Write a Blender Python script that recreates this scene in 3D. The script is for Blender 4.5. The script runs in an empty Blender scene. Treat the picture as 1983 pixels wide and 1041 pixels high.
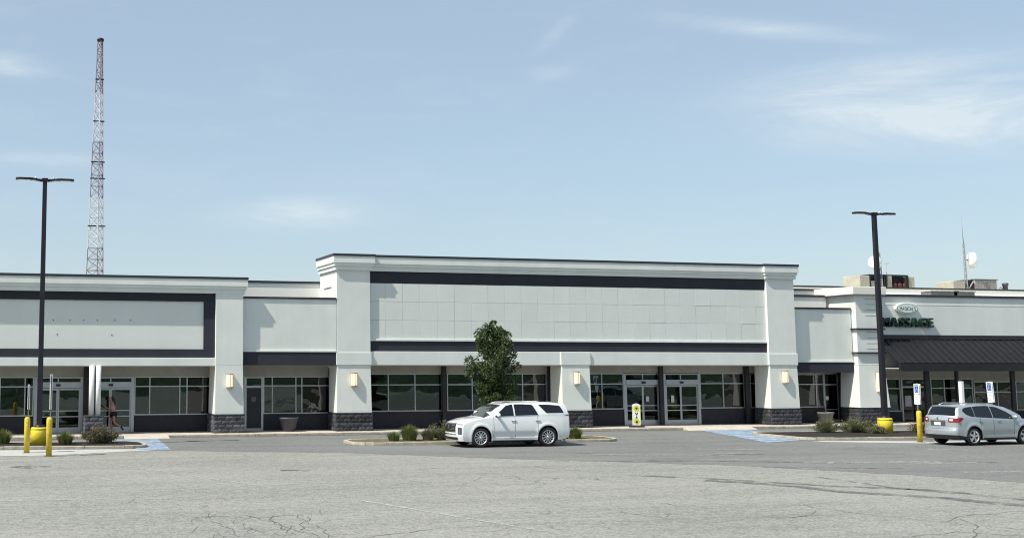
import bpy, bmesh, math, random
import numpy as np
from mathutils import Vector, Matrix, noise as mnoise
random.seed(7)
R = math.radians
scene = bpy.context.scene
COL = scene.collection

# ---------------------------------------------------------------- camera
# photo frame 1200 x 629; X runs along the shop fronts, Y into the picture, Z up
F, PX, PY, HC = 1400.0, 350.0, 272.0, 3.2
PITCH = math.atan((428 - PY) / F)
YAW = math.atan((PX + 16) * math.cos(PITCH) / F)
cam = bpy.data.cameras.new('camera')
cam.sensor_fit = 'HORIZONTAL'; cam.sensor_width = 36.0
cam.lens = F / 1200 * 36.0
cam.shift_x = (600 - PX) / 1200
cam.shift_y = -(314.5 - PY) / 1200
cam.clip_start = 0.1; cam.clip_end = 3000
camo = bpy.data.objects.new('camera', cam); COL.objects.link(camo)
camo.location = (0, 0, HC)
camo.rotation_euler = (math.pi / 2 + PITCH, 0, -YAW)
scene.camera = camo

# ---------------------------------------------------------------- sky, sun, exposure
SUN_TRAVEL = Vector((0.75, 0.235, -1.08)).normalized()
to_sun = -SUN_TRAVEL
w = bpy.data.worlds.new('World'); scene.world = w; w.use_nodes = True
nt = w.node_tree; nt.nodes.clear()
def N(tree, t, **kw):
    n = tree.nodes.new(t)
    for k, v in kw.items():
        if k.startswith('i_'): n.inputs[int(k[2:])].default_value = v
        else: setattr(n, k, v)
    return n
def mth(tree, op, a, b=None, clamp=False):
    n = tree.nodes.new('ShaderNodeMath'); n.operation = op; n.use_clamp = clamp
    for i, v in enumerate((a, b)):
        if v is None: continue
        if isinstance(v, (int, float)): n.inputs[i].default_value = v
        else: tree.links.new(v, n.inputs[i])
    return n.outputs[0]
sky = N(nt, 'ShaderNodeTexSky', sky_type='NISHITA', sun_disc=False)
sky.sun_elevation = math.asin(to_sun.z)
sky.sun_rotation = math.atan2(to_sun.x, to_sun.y)
sky.air_density = 1.0; sky.dust_density = 1.2; sky.ozone_density = 1.6; sky.altitude = 100
tc = N(nt, 'ShaderNodeTexCoord')
def pix_dir(x, y):
    fw = Vector((math.sin(YAW) * math.cos(PITCH), math.cos(YAW) * math.cos(PITCH), math.sin(PITCH)))
    rt = Vector((math.cos(YAW), -math.sin(YAW), 0)); up = rt.cross(fw)
    return fw * F + rt * (x - PX) + up * (PY - y), rt, up
mp = N(nt, 'ShaderNodeMapping'); mp.inputs['Scale'].default_value = (3.0, 3.0, 13.0); mp.inputs['Rotation'].default_value = (0.05, 0.06, 0)
nt.links.new(tc.outputs['Generated'], mp.inputs['Vector'])
cn = N(nt, 'ShaderNodeTexNoise'); cn.inputs['Scale'].default_value = 2.2; cn.inputs['Detail'].default_value = 12; cn.inputs['Roughness'].default_value = 0.68; cn.inputs['Distortion'].default_value = 0.6
nt.links.new(mp.outputs[0], cn.inputs['Vector'])
wisp = mth(nt, 'MULTIPLY', mth(nt, 'SUBTRACT', cn.outputs['Fac'], 0.50), 2.6, True)     # thin haze streaks over all the sky
mask = mth(nt, 'MULTIPLY', wisp, 0.17)
for (px, py, hw, hh, tilt, amt) in [(1110, 138, 165, 34, 0.03, 1.25), (985, 100, 125, 24, -0.12, .8), (905, 34, 95, 9, 0.17, .75), (352, 250, 78, 15, -0.02, 1.1),
                                    (650, 40, 24, 9, -0.72, .5), (12, 76, 40, 12, 0.05, .7), (40, 186, 75, 9, 0, .55), (1180, 90, 80, 8, 0.02, .5), (645, 86, 30, 9, 0, .25)]:
    d, rt, up = pix_dir(px, py); L = d.length; d.normalize()
    c, s = math.cos(tilt), math.sin(tilt)
    a1 = (rt * c - up * s) * (L / hw); a2 = (rt * s + up * c) * (L / hh)
    def dotn(v):
        n = N(nt, 'ShaderNodeVectorMath', operation='DOT_PRODUCT'); n.inputs[1].default_value = v
        nt.links.new(tc.outputs['Generated'], n.inputs[0]); return n.outputs['Value']
    u = mth(nt, 'SUBTRACT', dotn(a1), a1.dot(d)); v = mth(nt, 'SUBTRACT', dotn(a2), a2.dot(d))
    # ragged edge from the noise
    r2 = mth(nt, 'ADD', mth(nt, 'MULTIPLY', u, u), mth(nt, 'MULTIPLY', v, v))
    r2 = mth(nt, 'ADD', r2, mth(nt, 'MULTIPLY', mth(nt, 'SUBTRACT', 0.5, cn.outputs['Fac']), 3.0))
    g = mth(nt, 'POWER', 2.718, mth(nt, 'MULTIPLY', r2, -1.0))
    front = mth(nt, 'GREATER_THAN', dotn(d), 0.3)
    g = mth(nt, 'MULTIPLY', mth(nt, 'MULTIPLY', g, front), mth(nt, 'MULTIPLY', cn.outputs['Fac'], amt * 0.95))
    mask = mth(nt, 'MAXIMUM', mask, g)
mask = mth(nt, 'MINIMUM', mask, 0.75)
mixc = N(nt, 'ShaderNodeMix', data_type='RGBA')
veil = N(nt, 'ShaderNodeMix', data_type='RGBA'); veil.inputs[0].default_value = 0.58      # even summer haze over the whole sky
nt.links.new(sky.outputs[0], veil.inputs[6]); veil.inputs[7].default_value = (2.5, 3.1, 3.45, 1)
nt.links.new(mask, mixc.inputs[0]); nt.links.new(veil.outputs[2], mixc.inputs[6]); mixc.inputs[7].default_value = (4.3, 4.75, 4.95, 1)
bg = N(nt, 'ShaderNodeBackground'); bg.inputs['Strength'].default_value = 0.125
nt.links.new(mixc.outputs[2], bg.inputs['Color'])
wo = N(nt, 'ShaderNodeOutputWorld'); nt.links.new(bg.outputs[0], wo.inputs[0])

sl = bpy.data.lights.new('sun', 'SUN'); sl.energy = 4.0; sl.angle = R(0.53); sl.color = (1.0, 0.955, 0.87)
so = bpy.data.objects.new('sun', sl); COL.objects.link(so)
so.rotation_euler = SUN_TRAVEL.to_track_quat('-Z', 'Y').to_euler()
scene.view_settings.view_transform = 'Standard'; scene.view_settings.look = 'None'
scene.cycles.filter_width = 1.1
scene.view_settings.exposure = 0.55; scene.view_settings.gamma = 1.0

# ---------------------------------------------------------------- pixel helpers
def onY(x, y, Y):
    d = pix_dir(x, y)[0]; return Vector((0, 0, HC)) + d * (Y / d.y)
def onZ(x, y, Z=0.0):
    d = pix_dir(x, y)[0]; return Vector((0, 0, HC)) + d * ((Z - HC) / d.z)
def fx(x, Y, y=455): return onY(x, y, Y).x

# ---------------------------------------------------------------- materials
MATS = {}
def lin(c): return tuple(((v / 255) / 12.92 if v / 255 < 0.04045 else ((v / 255 + 0.055) / 1.055) ** 2.4) for v in c)
def mat(name, col, rough=0.7, metal=0.0, var=0.0, vscale=2.0, bump=0.0, bscale=30.0, spec=0.5, stretch=(1, 1, 1), coat=0.0, emit=0.0, col2=None, detail=6, bdist=0.02):
    m = bpy.data.materials.new(name); m.use_nodes = True
    t = m.node_tree; b = t.nodes['Principled BSDF']
    b.inputs['Base Color'].default_value = (*col, 1); b.inputs['Roughness'].default_value = rough
    b.inputs['Metallic'].default_value = metal; b.inputs['Specular IOR Level'].default_value = spec
    b.inputs['Coat Weight'].default_value = coat; b.inputs['Coat Roughness'].default_value = 0.04
    if emit:
        b.inputs['Emission Color'].default_value = (*col, 1); b.inputs['Emission Strength'].default_value = emit
    if var or bump:
        g = t.nodes.new('ShaderNodeNewGeometry'); mpn = t.nodes.new('ShaderNodeMapping'); mpn.inputs['Scale'].default_value = stretch
        t.links.new(g.outputs['Position'], mpn.inputs['Vector'])
    if var:
        n = t.nodes.new('ShaderNodeTexNoise'); n.inputs['Scale'].default_value = vscale; n.inputs['Detail'].default_value = detail; n.inputs['Roughness'].default_value = 0.65
        t.links.new(mpn.outputs[0], n.inputs['Vector'])
        r = t.nodes.new('ShaderNodeValToRGB')
        a = col2 if col2 else tuple(max(0, c * (1 - var)) for c in col)
        bb = col if col2 else tuple(min(1, c * (1 + var)) for c in col)
        r.color_ramp.elements[0].position = 0.32; r.color_ramp.elements[1].position = 0.68
        r.color_ramp.elements[0].color = (*a, 1); r.color_ramp.elements[1].color = (*bb, 1)
        t.links.new(n.outputs['Fac'], r.inputs[0]); t.links.new(r.outputs[0], b.inputs['Base Color'])
    if bump:
        n2 = t.nodes.new('ShaderNodeTexNoise'); n2.inputs['Scale'].default_value = bscale; n2.inputs['Detail'].default_value = 4
        t.links.new(mpn.outputs[0], n2.inputs['Vector'])
        bn = t.nodes.new('ShaderNodeBump'); bn.inputs['Strength'].default_value = bump; bn.inputs['Distance'].default_value = bdist
        t.links.new(n2.outputs['Fac'], bn.inputs['Height']); t.links.new(bn.outputs[0], b.inputs['Normal'])
    MATS[name] = m; return m
def M(n): return MATS[n]

def stucco(name, col, var=0.09):
    """painted render: faint cloudy tone, rain streaks running down, sand grain"""
    m = mat(name, col, 0.85, spec=0.25)
    t = m.node_tree; b = t.nodes['Principled BSDF']
    g = t.nodes.new('ShaderNodeNewGeometry')
    n1 = N(t, 'ShaderNodeTexNoise'); n1.inputs['Scale'].default_value = 0.8; n1.inputs['Detail'].default_value = 7
    t.links.new(g.outputs['Position'], n1.inputs['Vector'])
    mp2 = N(t, 'ShaderNodeMapping'); mp2.inputs['Scale'].default_value = (1.9, 1.9, 0.22); t.links.new(g.outputs['Position'], mp2.inputs['Vector'])
    n2 = N(t, 'ShaderNodeTexNoise'); n2.inputs['Scale'].default_value = 1.0; n2.inputs['Detail'].default_value = 5; t.links.new(mp2.outputs[0], n2.inputs['Vector'])
    v = mth(t, 'ADD', mth(t, 'MULTIPLY', mth(t, 'SUBTRACT', n1.outputs['Fac'], 0.5), 2.4 * var), mth(t, 'MULTIPLY', mth(t, 'SUBTRACT', n2.outputs['Fac'], 0.5), 1.5 * var))
    oi = N(t, 'ShaderNodeObjectInfo')
    v = mth(t, 'ADD', v, mth(t, 'ADD', 0.985, mth(t, 'MULTIPLY', oi.outputs['Random'], 0.03)))
    mx = N(t, 'ShaderNodeVectorMath', operation='SCALE'); mx.inputs[0].default_value = col; t.links.new(v, mx.inputs['Scale'])
    t.links.new(mx.outputs[0], b.inputs['Base Color'])
    n3 = N(t, 'ShaderNodeTexNoise'); n3.inputs['Scale'].default_value = 60; t.links.new(g.outputs['Position'], n3.inputs['Vector'])
    n4 = N(t, 'ShaderNodeTexNoise'); n4.inputs['Scale'].default_value = 2.5; t.links.new(g.outputs['Position'], n4.inputs['Vector'])
    hgt = mth(t, 'ADD', mth(t, 'MULTIPLY', n3.outputs['Fac'], 0.25), n4.outputs['Fac'])
    bn = N(t, 'ShaderNodeBump'); bn.inputs['Strength'].default_value = 0.35; bn.inputs['Distance'].default_value = 0.012
    t.links.new(hgt, bn.inputs['Height']); t.links.new(bn.outputs[0], b.inputs['Normal'])
    return m
stucco('stucco', (0.72, 0.742, 0.695))
stucco('stucco_panel', (0.695, 0.715, 0.67), 0.04)
stucco('cream_wall', (0.76, 0.74, 0.67), 0.05)
stucco('parapet_white', (0.88, 0.865, 0.80), 0.04)
stucco('charcoal', (0.036, 0.038, 0.048), 0.14)
mat('coping_metal', (0.045, 0.05, 0.06), 0.45, 0.3, 0.15, 1.5)
mat('bulkhead', (0.012, 0.013, 0.02), 0.6, var=0.3, vscale=3, bump=0.1)
mat('header_gray', (0.36, 0.35, 0.32), 0.85, var=0.08, vscale=2)
mat('soffit', (0.42, 0.42, 0.40), 0.85, var=0.06)
mat('stone', (0.040, 0.042, 0.050), 0.9, var=0.45, vscale=5, bump=0.9, bscale=16, bdist=0.05)
mat('stone_left', (0.075, 0.078, 0.09), 0.9, var=0.4, vscale=5, bump=0.8, bscale=16, bdist=0.04)
mat('mortar', (0.03, 0.03, 0.035), 0.95, var=0.2)
mat('aluminium', (0.50, 0.51, 0.53), 0.38, 0.75, var=0.06, vscale=3)
mat('dark_frame', (0.02, 0.02, 0.024), 0.45)
mat('post_dark', (0.014, 0.013, 0.016), 0.5, var=0.2)
mat('white_paint', (0.78, 0.78, 0.75), 0.5, var=0.04, vscale=4, bump=0.05)
mat('interior', (0.13, 0.145, 0.14), 0.9, var=0.3, vscale=0.7)
mat('interior_dark', (0.03, 0.03, 0.032), 0.9, var=0.3, vscale=1)
mat('black_roof', (0.010, 0.010, 0.012), 0.5, 0.0, var=0.25, vscale=2)
mat('roof_membrane', (0.55, 0.55, 0.52), 0.9, var=0.1)
mat('yellow_paint', (0.80, 0.60, 0.03), 0.55, col2=(0.50, 0.37, 0.05), var=0.2, vscale=7, bump=0.05, bscale=12)
mat('yellow_plastic', (0.82, 0.65, 0.03), 0.5, col2=(0.60, 0.46, 0.04), var=0.2, vscale=5)
mat('lamp_metal', (0.022, 0.023, 0.03), 0.45, 0.4, var=0.15)
mat('lens_white', (0.7, 0.7, 0.72), 0.3)
mat('sconce_glow', (1.0, 0.80, 0.50), 0.5, emit=0.55)
mat('brass', (0.52, 0.45, 0.30), 0.45, 0.5)
mat('planter_plum', (0.07, 0.068, 0.085), 0.6, var=0.2, bump=0.1)
mat('planter_grey', (0.14, 0.14, 0.145), 0.7, var=0.2, bump=0.1)
mat('mulch', (0.018, 0.013, 0.010), 0.95, var=0.6, vscale=14, bump=1.0, bscale=25, bdist=0.06)
mat('soil_grass', (0.12, 0.105, 0.055), 0.95, var=0.5, vscale=4, bump=0.8, bscale=20, bdist=0.05)
mat('kerb', (0.40, 0.36, 0.29), 0.9, var=0.28, vscale=3, bump=0.4, bscale=30)
mat('sidewalk', (0.48, 0.43, 0.36), 0.9, var=0.16, vscale=1.6, bump=0.2, bscale=40)
mat('gutter', (0.40, 0.40, 0.375), 0.9, var=0.15, vscale=1.2, bump=0.2)
mat('bark', (0.07, 0.05, 0.035), 0.95, var=0.4, vscale=8, bump=0.8, bscale=25, bdist=0.03)
mat('galvanized', (0.30, 0.30, 0.30), 0.6, 0.2, var=0.1)
mat('tower_red', (0.22, 0.155, 0.165), 0.6)
mat('tower_white', (0.52, 0.50, 0.49), 0.6)
mat('beige_metal', (0.40, 0.375, 0.30), 0.6, var=0.12, vscale=2)
mat('rust_red', (0.08, 0.02, 0.018), 0.7, var=0.4, vscale=6)
mat('dish_white', (0.82, 0.82, 0.79), 0.45)
mat('sign_green', (0.003, 0.026, 0.014), 0.45)
mat('sign_white', (0.80, 0.81, 0.80), 0.45)
mat('sign_blue', (0.02, 0.10, 0.42), 0.4)
mat('sign_logo_green', (0.02, 0.16, 0.10), 0.5)
mat('steel', (0.28, 0.28, 0.28), 0.5, 0.6)
mat('skin', (0.36, 0.19, 0.13), 0.55)
mat('hair', (0.010, 0.008, 0.008), 0.5)
mat('mauve_cloth', (0.50, 0.28, 0.32), 0.85, var=0.2, vscale=20)
mat('black_cloth', (0.010, 0.010, 0.012), 0.85)
mat('board_yellow', (0.62, 0.60, 0.04), 0.5)
mat('ink', (0.02, 0.025, 0.03), 0.6)
mat('paper', (0.72, 0.72, 0.70), 0.7)
mat('notice', (0.55, 0.52, 0.55), 0.7)
# cars
mat('paint_white', (0.76, 0.775, 0.77), 0.24, coat=1.0)
mat('paint_silver', (0.46, 0.50, 0.515), 0.33, 0.5, coat=0.8)
mat('tyre', (0.012, 0.012, 0.013), 0.85, bump=0.2, bscale=60)
mat('rim_silver', (0.72, 0.72, 0.73), 0.35, 0.7)
mat('rim_dark', (0.03, 0.03, 0.032), 0.4, 0.5)
mat('plastic_black', (0.012, 0.012, 0.013), 0.55)
mat('chrome', (0.75, 0.75, 0.76), 0.12, 1.0)
mat('head_lens', (0.10, 0.10, 0.11), 0.08, 0.3, coat=1.0)
mat('tail_red', (0.24, 0.006, 0.01), 0.15, coat=1.0)
mat('plate_white', (0.78, 0.79, 0.80), 0.4)
def glassy(name, tint, fac_min, rough=0.0, warp=0.0, wscale=1.2, refl=(1, 1, 1)):
    m = bpy.data.materials.new(name); m.use_nodes = True; t = m.node_tree; t.nodes.clear()
    o = N(t, 'ShaderNodeOutputMaterial'); mx = N(t, 'ShaderNodeMixShader')
    tr = N(t, 'ShaderNodeBsdfTransparent'); tr.inputs[0].default_value = (*tint, 1)
    gl = N(t, 'ShaderNodeBsdfGlossy'); gl.inputs['Roughness'].default_value = rough; gl.inputs['Color'].default_value = (*refl, 1)
    fr = N(t, 'ShaderNodeFresnel'); fr.inputs['IOR'].default_value = 1.5
    f = mth(t, 'ADD', mth(t, 'MULTIPLY', fr.outputs[0], 1 - fac_min), fac_min)
    t.links.new(f, mx.inputs[0]); t.links.new(tr.outputs[0], mx.inputs[1]); t.links.new(gl.outputs[0], mx.inputs[2])
    if warp:
        g = N(t, 'ShaderNodeNewGeometry'); n = N(t, 'ShaderNodeTexNoise'); n.inputs['Scale'].default_value = wscale; n.inputs['Detail'].default_value = 1.5
        t.links.new(g.outputs['Position'], n.inputs['Vector'])
        bn = N(t, 'ShaderNodeBump'); bn.inputs['Strength'].default_value = 1.0; bn.inputs['Distance'].default_value = warp
        t.links.new(n.outputs['Fac'], bn.inputs['Height']); t.links.new(bn.outputs[0], gl.inputs['Normal'])
    t.links.new(mx.outputs[0], o.inputs[0]); MATS[name] = m; return m
glassy('shop_glass', (0.20, 0.27, 0.265), 0.05, warp=0.007, wscale=0.8, refl=(0.86, 1.0, 0.97))
glassy('shop_glass_dark', (0.05, 0.055, 0.058), 0.035, warp=0.02)
glassy('car_glass', (0.04, 0.04, 0.045), 0.03)
glassy('car_glass_clear', (0.20, 0.22, 0.235), 0.05)

def leafmat(name, c1, c2, c3, rough=0.55):
    m = bpy.data.materials.new(name); m.use_nodes = True; t = m.node_tree; b = t.nodes['Principled BSDF']
    g = N(t, 'ShaderNodeNewGeometry'); r = N(t, 'ShaderNodeValToRGB')
    r.color_ramp.elements[0].color = (*c1, 1); r.color_ramp.elements[1].color = (*c3, 1)
    e = r.color_ramp.elements.new(0.5); e.color = (*c2, 1)
    t.links.new(g.outputs['Random Per Island'], r.inputs[0]); t.links.new(r.outputs[0], b.inputs['Base Color'])
    b.inputs['Roughness'].default_value = rough; b.inputs['Specular IOR Level'].default_value = 0.35
    tl = N(t, 'ShaderNodeBsdfTranslucent'); t.links.new(r.outputs[0], tl.inputs[0])
    mx = N(t, 'ShaderNodeMixShader'); mx.inputs[0].default_value = 0.25
    o = t.nodes['Material Output']; t.links.new(b.outputs[0], mx.inputs[1]); t.links.new(tl.outputs[0], mx.inputs[2]); t.links.new(mx.outputs[0], o.inputs[0])
    MATS[name] = m
leafmat('tree_leaf', (0.028, 0.048, 0.018), (0.055, 0.085, 0.028), (0.11, 0.145, 0.055), .42)
leafmat('grass_leaf', (0.07, 0.11, 0.025), (0.13, 0.17, 0.045), (0.24, 0.24, 0.09))
leafmat('shrub_leaf', (0.07, 0.09, 0.04), (0.13, 0.15, 0.065), (0.24, 0.22, 0.12))
leafmat('dry_leaf', (0.09, 0.085, 0.05), (0.16, 0.145, 0.085), (0.27, 0.23, 0.15))
leafmat('far_leaf', (0.018, 0.035, 0.014), (0.03, 0.055, 0.02), (0.05, 0.08, 0.03))

def asphalt(name, base, dark, speck, crack_amt):
    m = mat(name, base, 0.92, spec=0.25); t = m.node_tree; b = t.nodes['Principled BSDF']
    g = N(t, 'ShaderNodeNewGeometry')
    def nz(sc, det=5, stretch=None, ro=0.6):
        n = N(t, 'ShaderNodeTexNoise'); n.inputs['Scale'].default_value = sc; n.inputs['Detail'].default_value = det; n.inputs['Roughness'].default_value = ro
        if stretch:
            q = N(t, 'ShaderNodeMapping'); q.inputs['Scale'].default_value = stretch; q.inputs['Rotation'].default_value = (0, 0, -0.2)
            t.links.new(g.outputs['Position'], q.inputs['Vector']); t.links.new(q.outputs[0], n.inputs['Vector'])
        else: t.links.new(g.outputs['Position'], n.inputs['Vector'])
        return n.outputs['Fac']
    big = nz(0.16, 6); streak = nz(1.0, 6, (0.12, 0.75, 1)); grit = nz(16, 3, None, 0.7); grit2 = nz(4.0, 6, None, 0.75)
    f = mth(t, 'ADD', mth(t, 'MULTIPLY', mth(t, 'SUBTRACT', big, 0.5), 0.9), mth(t, 'MULTIPLY', mth(t, 'SUBTRACT', streak, 0.5), 1.0))
    f = mth(t, 'ADD', f, mth(t, 'MULTIPLY', mth(t, 'SUBTRACT', grit, 0.5), speck))
    f = mth(t, 'ADD', mth(t, 'ADD', f, mth(t, 'MULTIPLY', mth(t, 'SUBTRACT', grit2, 0.5), speck * 0.9)), 0.55, True)
    r = N(t, 'ShaderNodeMix', data_type='RGBA'); t.links.new(f, r.inputs[0]); r.inputs[6].default_value = (*dark, 1); r.inputs[7].default_value = (*base, 1)
    # cracks: cell borders, warped, only in patches
    wn = N(t, 'ShaderNodeTexNoise'); wn.inputs['Scale'].default_value = 1.3; wn.inputs['Detail'].default_value = 4; t.links.new(g.outputs['Position'], wn.inputs['Vector'])
    va = N(t, 'ShaderNodeVectorMath', operation='MULTIPLY_ADD'); t.links.new(wn.outputs['Color'], va.inputs[0]); va.inputs[1].default_value = (1.2, 1.2, 0); t.links.new(g.outputs['Position'], va.inputs[2])
    vo = N(t, 'ShaderNodeTexVoronoi', feature='DISTANCE_TO_EDGE'); vo.inputs['Scale'].default_value = 0.55; t.links.new(va.outputs[0], vo.inputs['Vector'])
    line = mth(t, 'SUBTRACT', 1.0, mth(t, 'DIVIDE', vo.outputs['Distance'], 0.013), True)
    patch = mth(t, 'MULTIPLY', mth(t, 'SUBTRACT', nz(0.10, 3), 0.52), 9.0, True)
    cr = mth(t, 'MULTIPLY', mth(t, 'MULTIPLY', line, patch), crack_amt)
    r2 = N(t, 'ShaderNodeMix', data_type='RGBA'); t.links.new(cr, r2.inputs[0]); t.links.new(r.outputs[2], r2.inputs[6]); r2.inputs[7].default_value = (0.045, 0.045, 0.045, 1)
    t.links.new(r2.outputs[2], b.inputs['Base Color'])
    bn = N(t, 'ShaderNodeBump'); bn.inputs['Strength'].default_value = 0.8; bn.inputs['Distance'].default_value = 0.015
    t.links.new(mth(t, 'ADD', grit, mth(t, 'MULTIPLY', grit2, 0.6)), bn.inputs['Height']); t.links.new(bn.outputs[0], b.inputs['Normal'])
asphalt('asphalt_old', (0.31, 0.31, 0.277), (0.165, 0.165, 0.152), 3.0, 0.9)
asphalt('asphalt_lane', (0.205, 0.209, 0.197), (0.118, 0.121, 0.116), 2.0, 0.6)
def worn(name, col, keep, scale=3.0):
    """old road paint: noise holes let the asphalt below show"""
    m = mat(name, col, 0.85, var=0.12, vscale=6); t = m.node_tree; b = t.nodes['Principled BSDF']
    g = N(t, 'ShaderNodeNewGeometry'); n = N(t, 'ShaderNodeTexNoise'); n.inputs['Scale'].default_value = scale; n.inputs['Detail'].default_value = 8; n.inputs['Roughness'].default_value = 0.75
    t.links.new(g.outputs['Position'], n.inputs['Vector'])
    t.links.new(mth(t, 'MULTIPLY', mth(t, 'SUBTRACT', n.outputs['Fac'], 1 - keep), 5.0, True), b.inputs['Alpha'])
worn('old_white_line', (0.42, 0.42, 0.39), 0.60)
worn('blue_paint', (0.20, 0.28, 0.38), 0.72, 2.0)
worn('white_paint_road', (0.58, 0.60, 0.60), 0.60, 2.5)
worn('tyre_mark', (0.12, 0.12, 0.118), 0.58, 1.6)
mat('crack_fill', (0.11, 0.11, 0.105), 0.9)

# ---------------------------------------------------------------- mesh helpers
class MB:
    def __init__(s): s.v = []; s.f = []; s.sm = []
    def add(s, vs, fs, smooth=False):
        o = len(s.v); s.v += [tuple(p) for p in vs]; s.f += [tuple(i + o for i in q) for q in fs]; s.sm += [smooth] * len(fs); return s
    def box(s, x0, x1, y0, y1, z0, z1):
        return s.add([(x0, y0, z0), (x1, y0, z0), (x1, y1, z0), (x0, y1, z0), (x0, y0, z1), (x1, y0, z1), (x1, y1, z1), (x0, y1, z1)],
                     [(0, 3, 2, 1), (4, 5, 6, 7), (0, 1, 5, 4), (1, 2, 6, 5), (2, 3, 7, 6), (3, 0, 4, 7)])
    def frustum(s, b, t, z0, z1):   # b,t = (x0,x1,y0,y1)
        return s.add([(b[0], b[2], z0), (b[1], b[2], z0), (b[1], b[3], z0), (b[0], b[3], z0), (t[0], t[2], z1), (t[1], t[2], z1), (t[1], t[3], z1), (t[0], t[3], z1)],
                     [(0, 3, 2, 1), (4, 5, 6, 7), (0, 1, 5, 4), (1, 2, 6, 5), (2, 3, 7, 6), (3, 0, 4, 7)])
    def prism(s, poly, z0, z1):     # horizontal outline (ccw) raised
        n = len(poly); vs = [(x, y, z0) for x, y in poly] + [(x, y, z1) for x, y in poly]
        return s.add(vs, [tuple(range(n))[::-1], tuple(range(n, 2 * n))] + [(i, (i + 1) % n, n + (i + 1) % n, n + i) for i in range(n)])
    def profile_x(s, poly, x0, x1):  # outline in (y,z), extruded along x
        n = len(poly); vs = [(x0, y, z) for y, z in poly] + [(x1, y, z) for y, z in poly]
        return s.add(vs, [tuple(range(n)), tuple(range(n, 2 * n))[::-1]] + [(i, n + i, n + (i + 1) % n, (i + 1) % n) for i in range(n)])
    def lathe(s, prof, seg=20, c=(0, 0, 0), axis='z', caps=True, smooth=True):
        vs = []; n = len(prof)
        for k in range(seg):
            a = 2 * math.pi * k / seg
            for r, h in prof:
                p = (r * math.cos(a), r * math.sin(a), h)
                if axis == 'y': p = (p[0], p[2], p[1])
                if axis == 'x': p = (p[2], p[0], p[1])
                vs.append((p[0] + c[0], p[1] + c[1], p[2] + c[2]))
        fs = [(k * n + i, ((k + 1) % seg) * n + i, ((k + 1) % seg) * n + i + 1, k * n + i + 1) for k in range(seg) for i in range(n - 1)]
        s.add(vs, fs, smooth)
        if caps:
            o = len(s.v) - len(vs)
            for i in (0, n - 1):
                if prof[i][0] > 1e-4: s.f.append(tuple(o + k * n + i for k in range(seg))); s.sm.append(False)
        return s
    def tube(s, pts, rad, seg=8, smooth=True):
        rad = rad if hasattr(rad, '__len__') else [rad] * len(pts)
        pts = [Vector(p) for p in pts]; vs = []; n = len(pts)
        for i, p in enumerate(pts):
            d = (pts[min(i + 1, n - 1)] - pts[max(i - 1, 0)]).normalized()
            a = d.cross(Vector((0, 0, 1)) if abs(d.z) < 0.95 else Vector((1, 0, 0))).normalized(); b = d.cross(a)
            for k in range(seg):
                t = 2 * math.pi * k / seg; vs.append(p + (a * math.cos(t) + b * math.sin(t)) * rad[i])
        fs = [(i * seg + k, i * seg + (k + 1) % seg, (i + 1) * seg + (k + 1) % seg, (i + 1) * seg + k) for i in range(n - 1) for k in range(seg)]
        s.add(vs, fs, smooth); o = len(s.v) - len(vs)
        s.f += [tuple(o + k for k in range(seg)), tuple(o + (n - 1) * seg + k for k in range(seg))]; s.sm += [False, False]
        return s
    def mesh(s, name, m, bevel=0.0):
        me = bpy.data.meshes.new(name); me.from_pydata(s.v, [], s.f)
        bm = bmesh.new(); bm.from_mesh(me)
        for f, q in zip(bm.faces, s.sm): f.smooth = q
        bmesh.ops.recalc_face_normals(bm, faces=bm.faces[:])
        if bevel: bmesh.ops.bevel(bm, geom=bm.edges[:], offset=bevel, segments=1, affect='EDGES', clamp_overlap=True)
        bm.to_mesh(me); bm.free()
        me.materials.append(M(m) if isinstance(m, str) else m); return me
    def build(s, name, m, parent=None, bevel=0.0):
        return link(name, s.mesh(name, m, bevel), parent)
def link(name, me, parent=None, loc=None):
    o = bpy.data.objects.new(name, me); COL.objects.link(o)
    if parent is not None: o.parent = parent
    if loc is not None: o.location = loc
    return o
def tag(o, label=None, cat=None, group=None, kind=None):
    if label: o['label'] = label
    if cat: o['category'] = cat
    if group: o['group'] = group
    if kind: o['kind'] = kind
    return o
def thing(name, label, cat, group=None, loc=(0, 0, 0), rz=0.0):
    o = bpy.data.objects.new(name, None); COL.objects.link(o); o.location = loc; o.rotation_euler = (0, 0, rz)
    return tag(o, label, cat, group)
def B(*a): return MB().box(*a)
def copy_tree(o, parent=None):
    c = o.copy(); COL.objects.link(c); c.parent = parent
    for ch in list(o.children): copy_tree(ch, c)
    return c

# ================================================================= GROUND
def sheet(name, poly, z, m, parent=None, kind='structure'):
    o = MB().add([(x, y, z) for x, y in poly], [tuple(range(len(poly)))]).build(name, m, parent)
    if parent is None: o['kind'] = kind
    return o
lot = sheet('parking_lot', [(-500, -300), (500, -300), (500, 500), (-500, 500)], 0.0, 'asphalt_old')
# newer, darker drive lane in front of the shops, its edge wandering a little
edge = [(-60, 49.2), (-8, 48.4), (0.6, 47.4), (6.8, 45.9), (12.8, 43.2), (17.7, 38.9), (20.9, 36.5), (23.7, 34.3), (25.6, 31.6), (26.9, 29.5), (27.8, 27.4), (30.5, 20.5), (34, 12), (40, 0), (75, 0), (90, 54.1), (-60, 54.1)]
ed2 = []
for i in range(len(edge)):
    a, b = Vector(edge[i]), Vector(edge[(i + 1) % len(edge)])
    k = 8 if i < 13 else 1
    for j in range(k):
        p = a.lerp(b, j / k)
        if i < 13: p += Vector((0.12 * mnoise.noise((p.x * 1.7, p.y * 1.7, 0)), 0.22 * mnoise.noise((p.x * 1.1, p.y * 1.3, 5))))
        ed2.append(tuple(p))
lane = sheet('drive_lane', ed2, 0.004, 'asphalt_lane')

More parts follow.
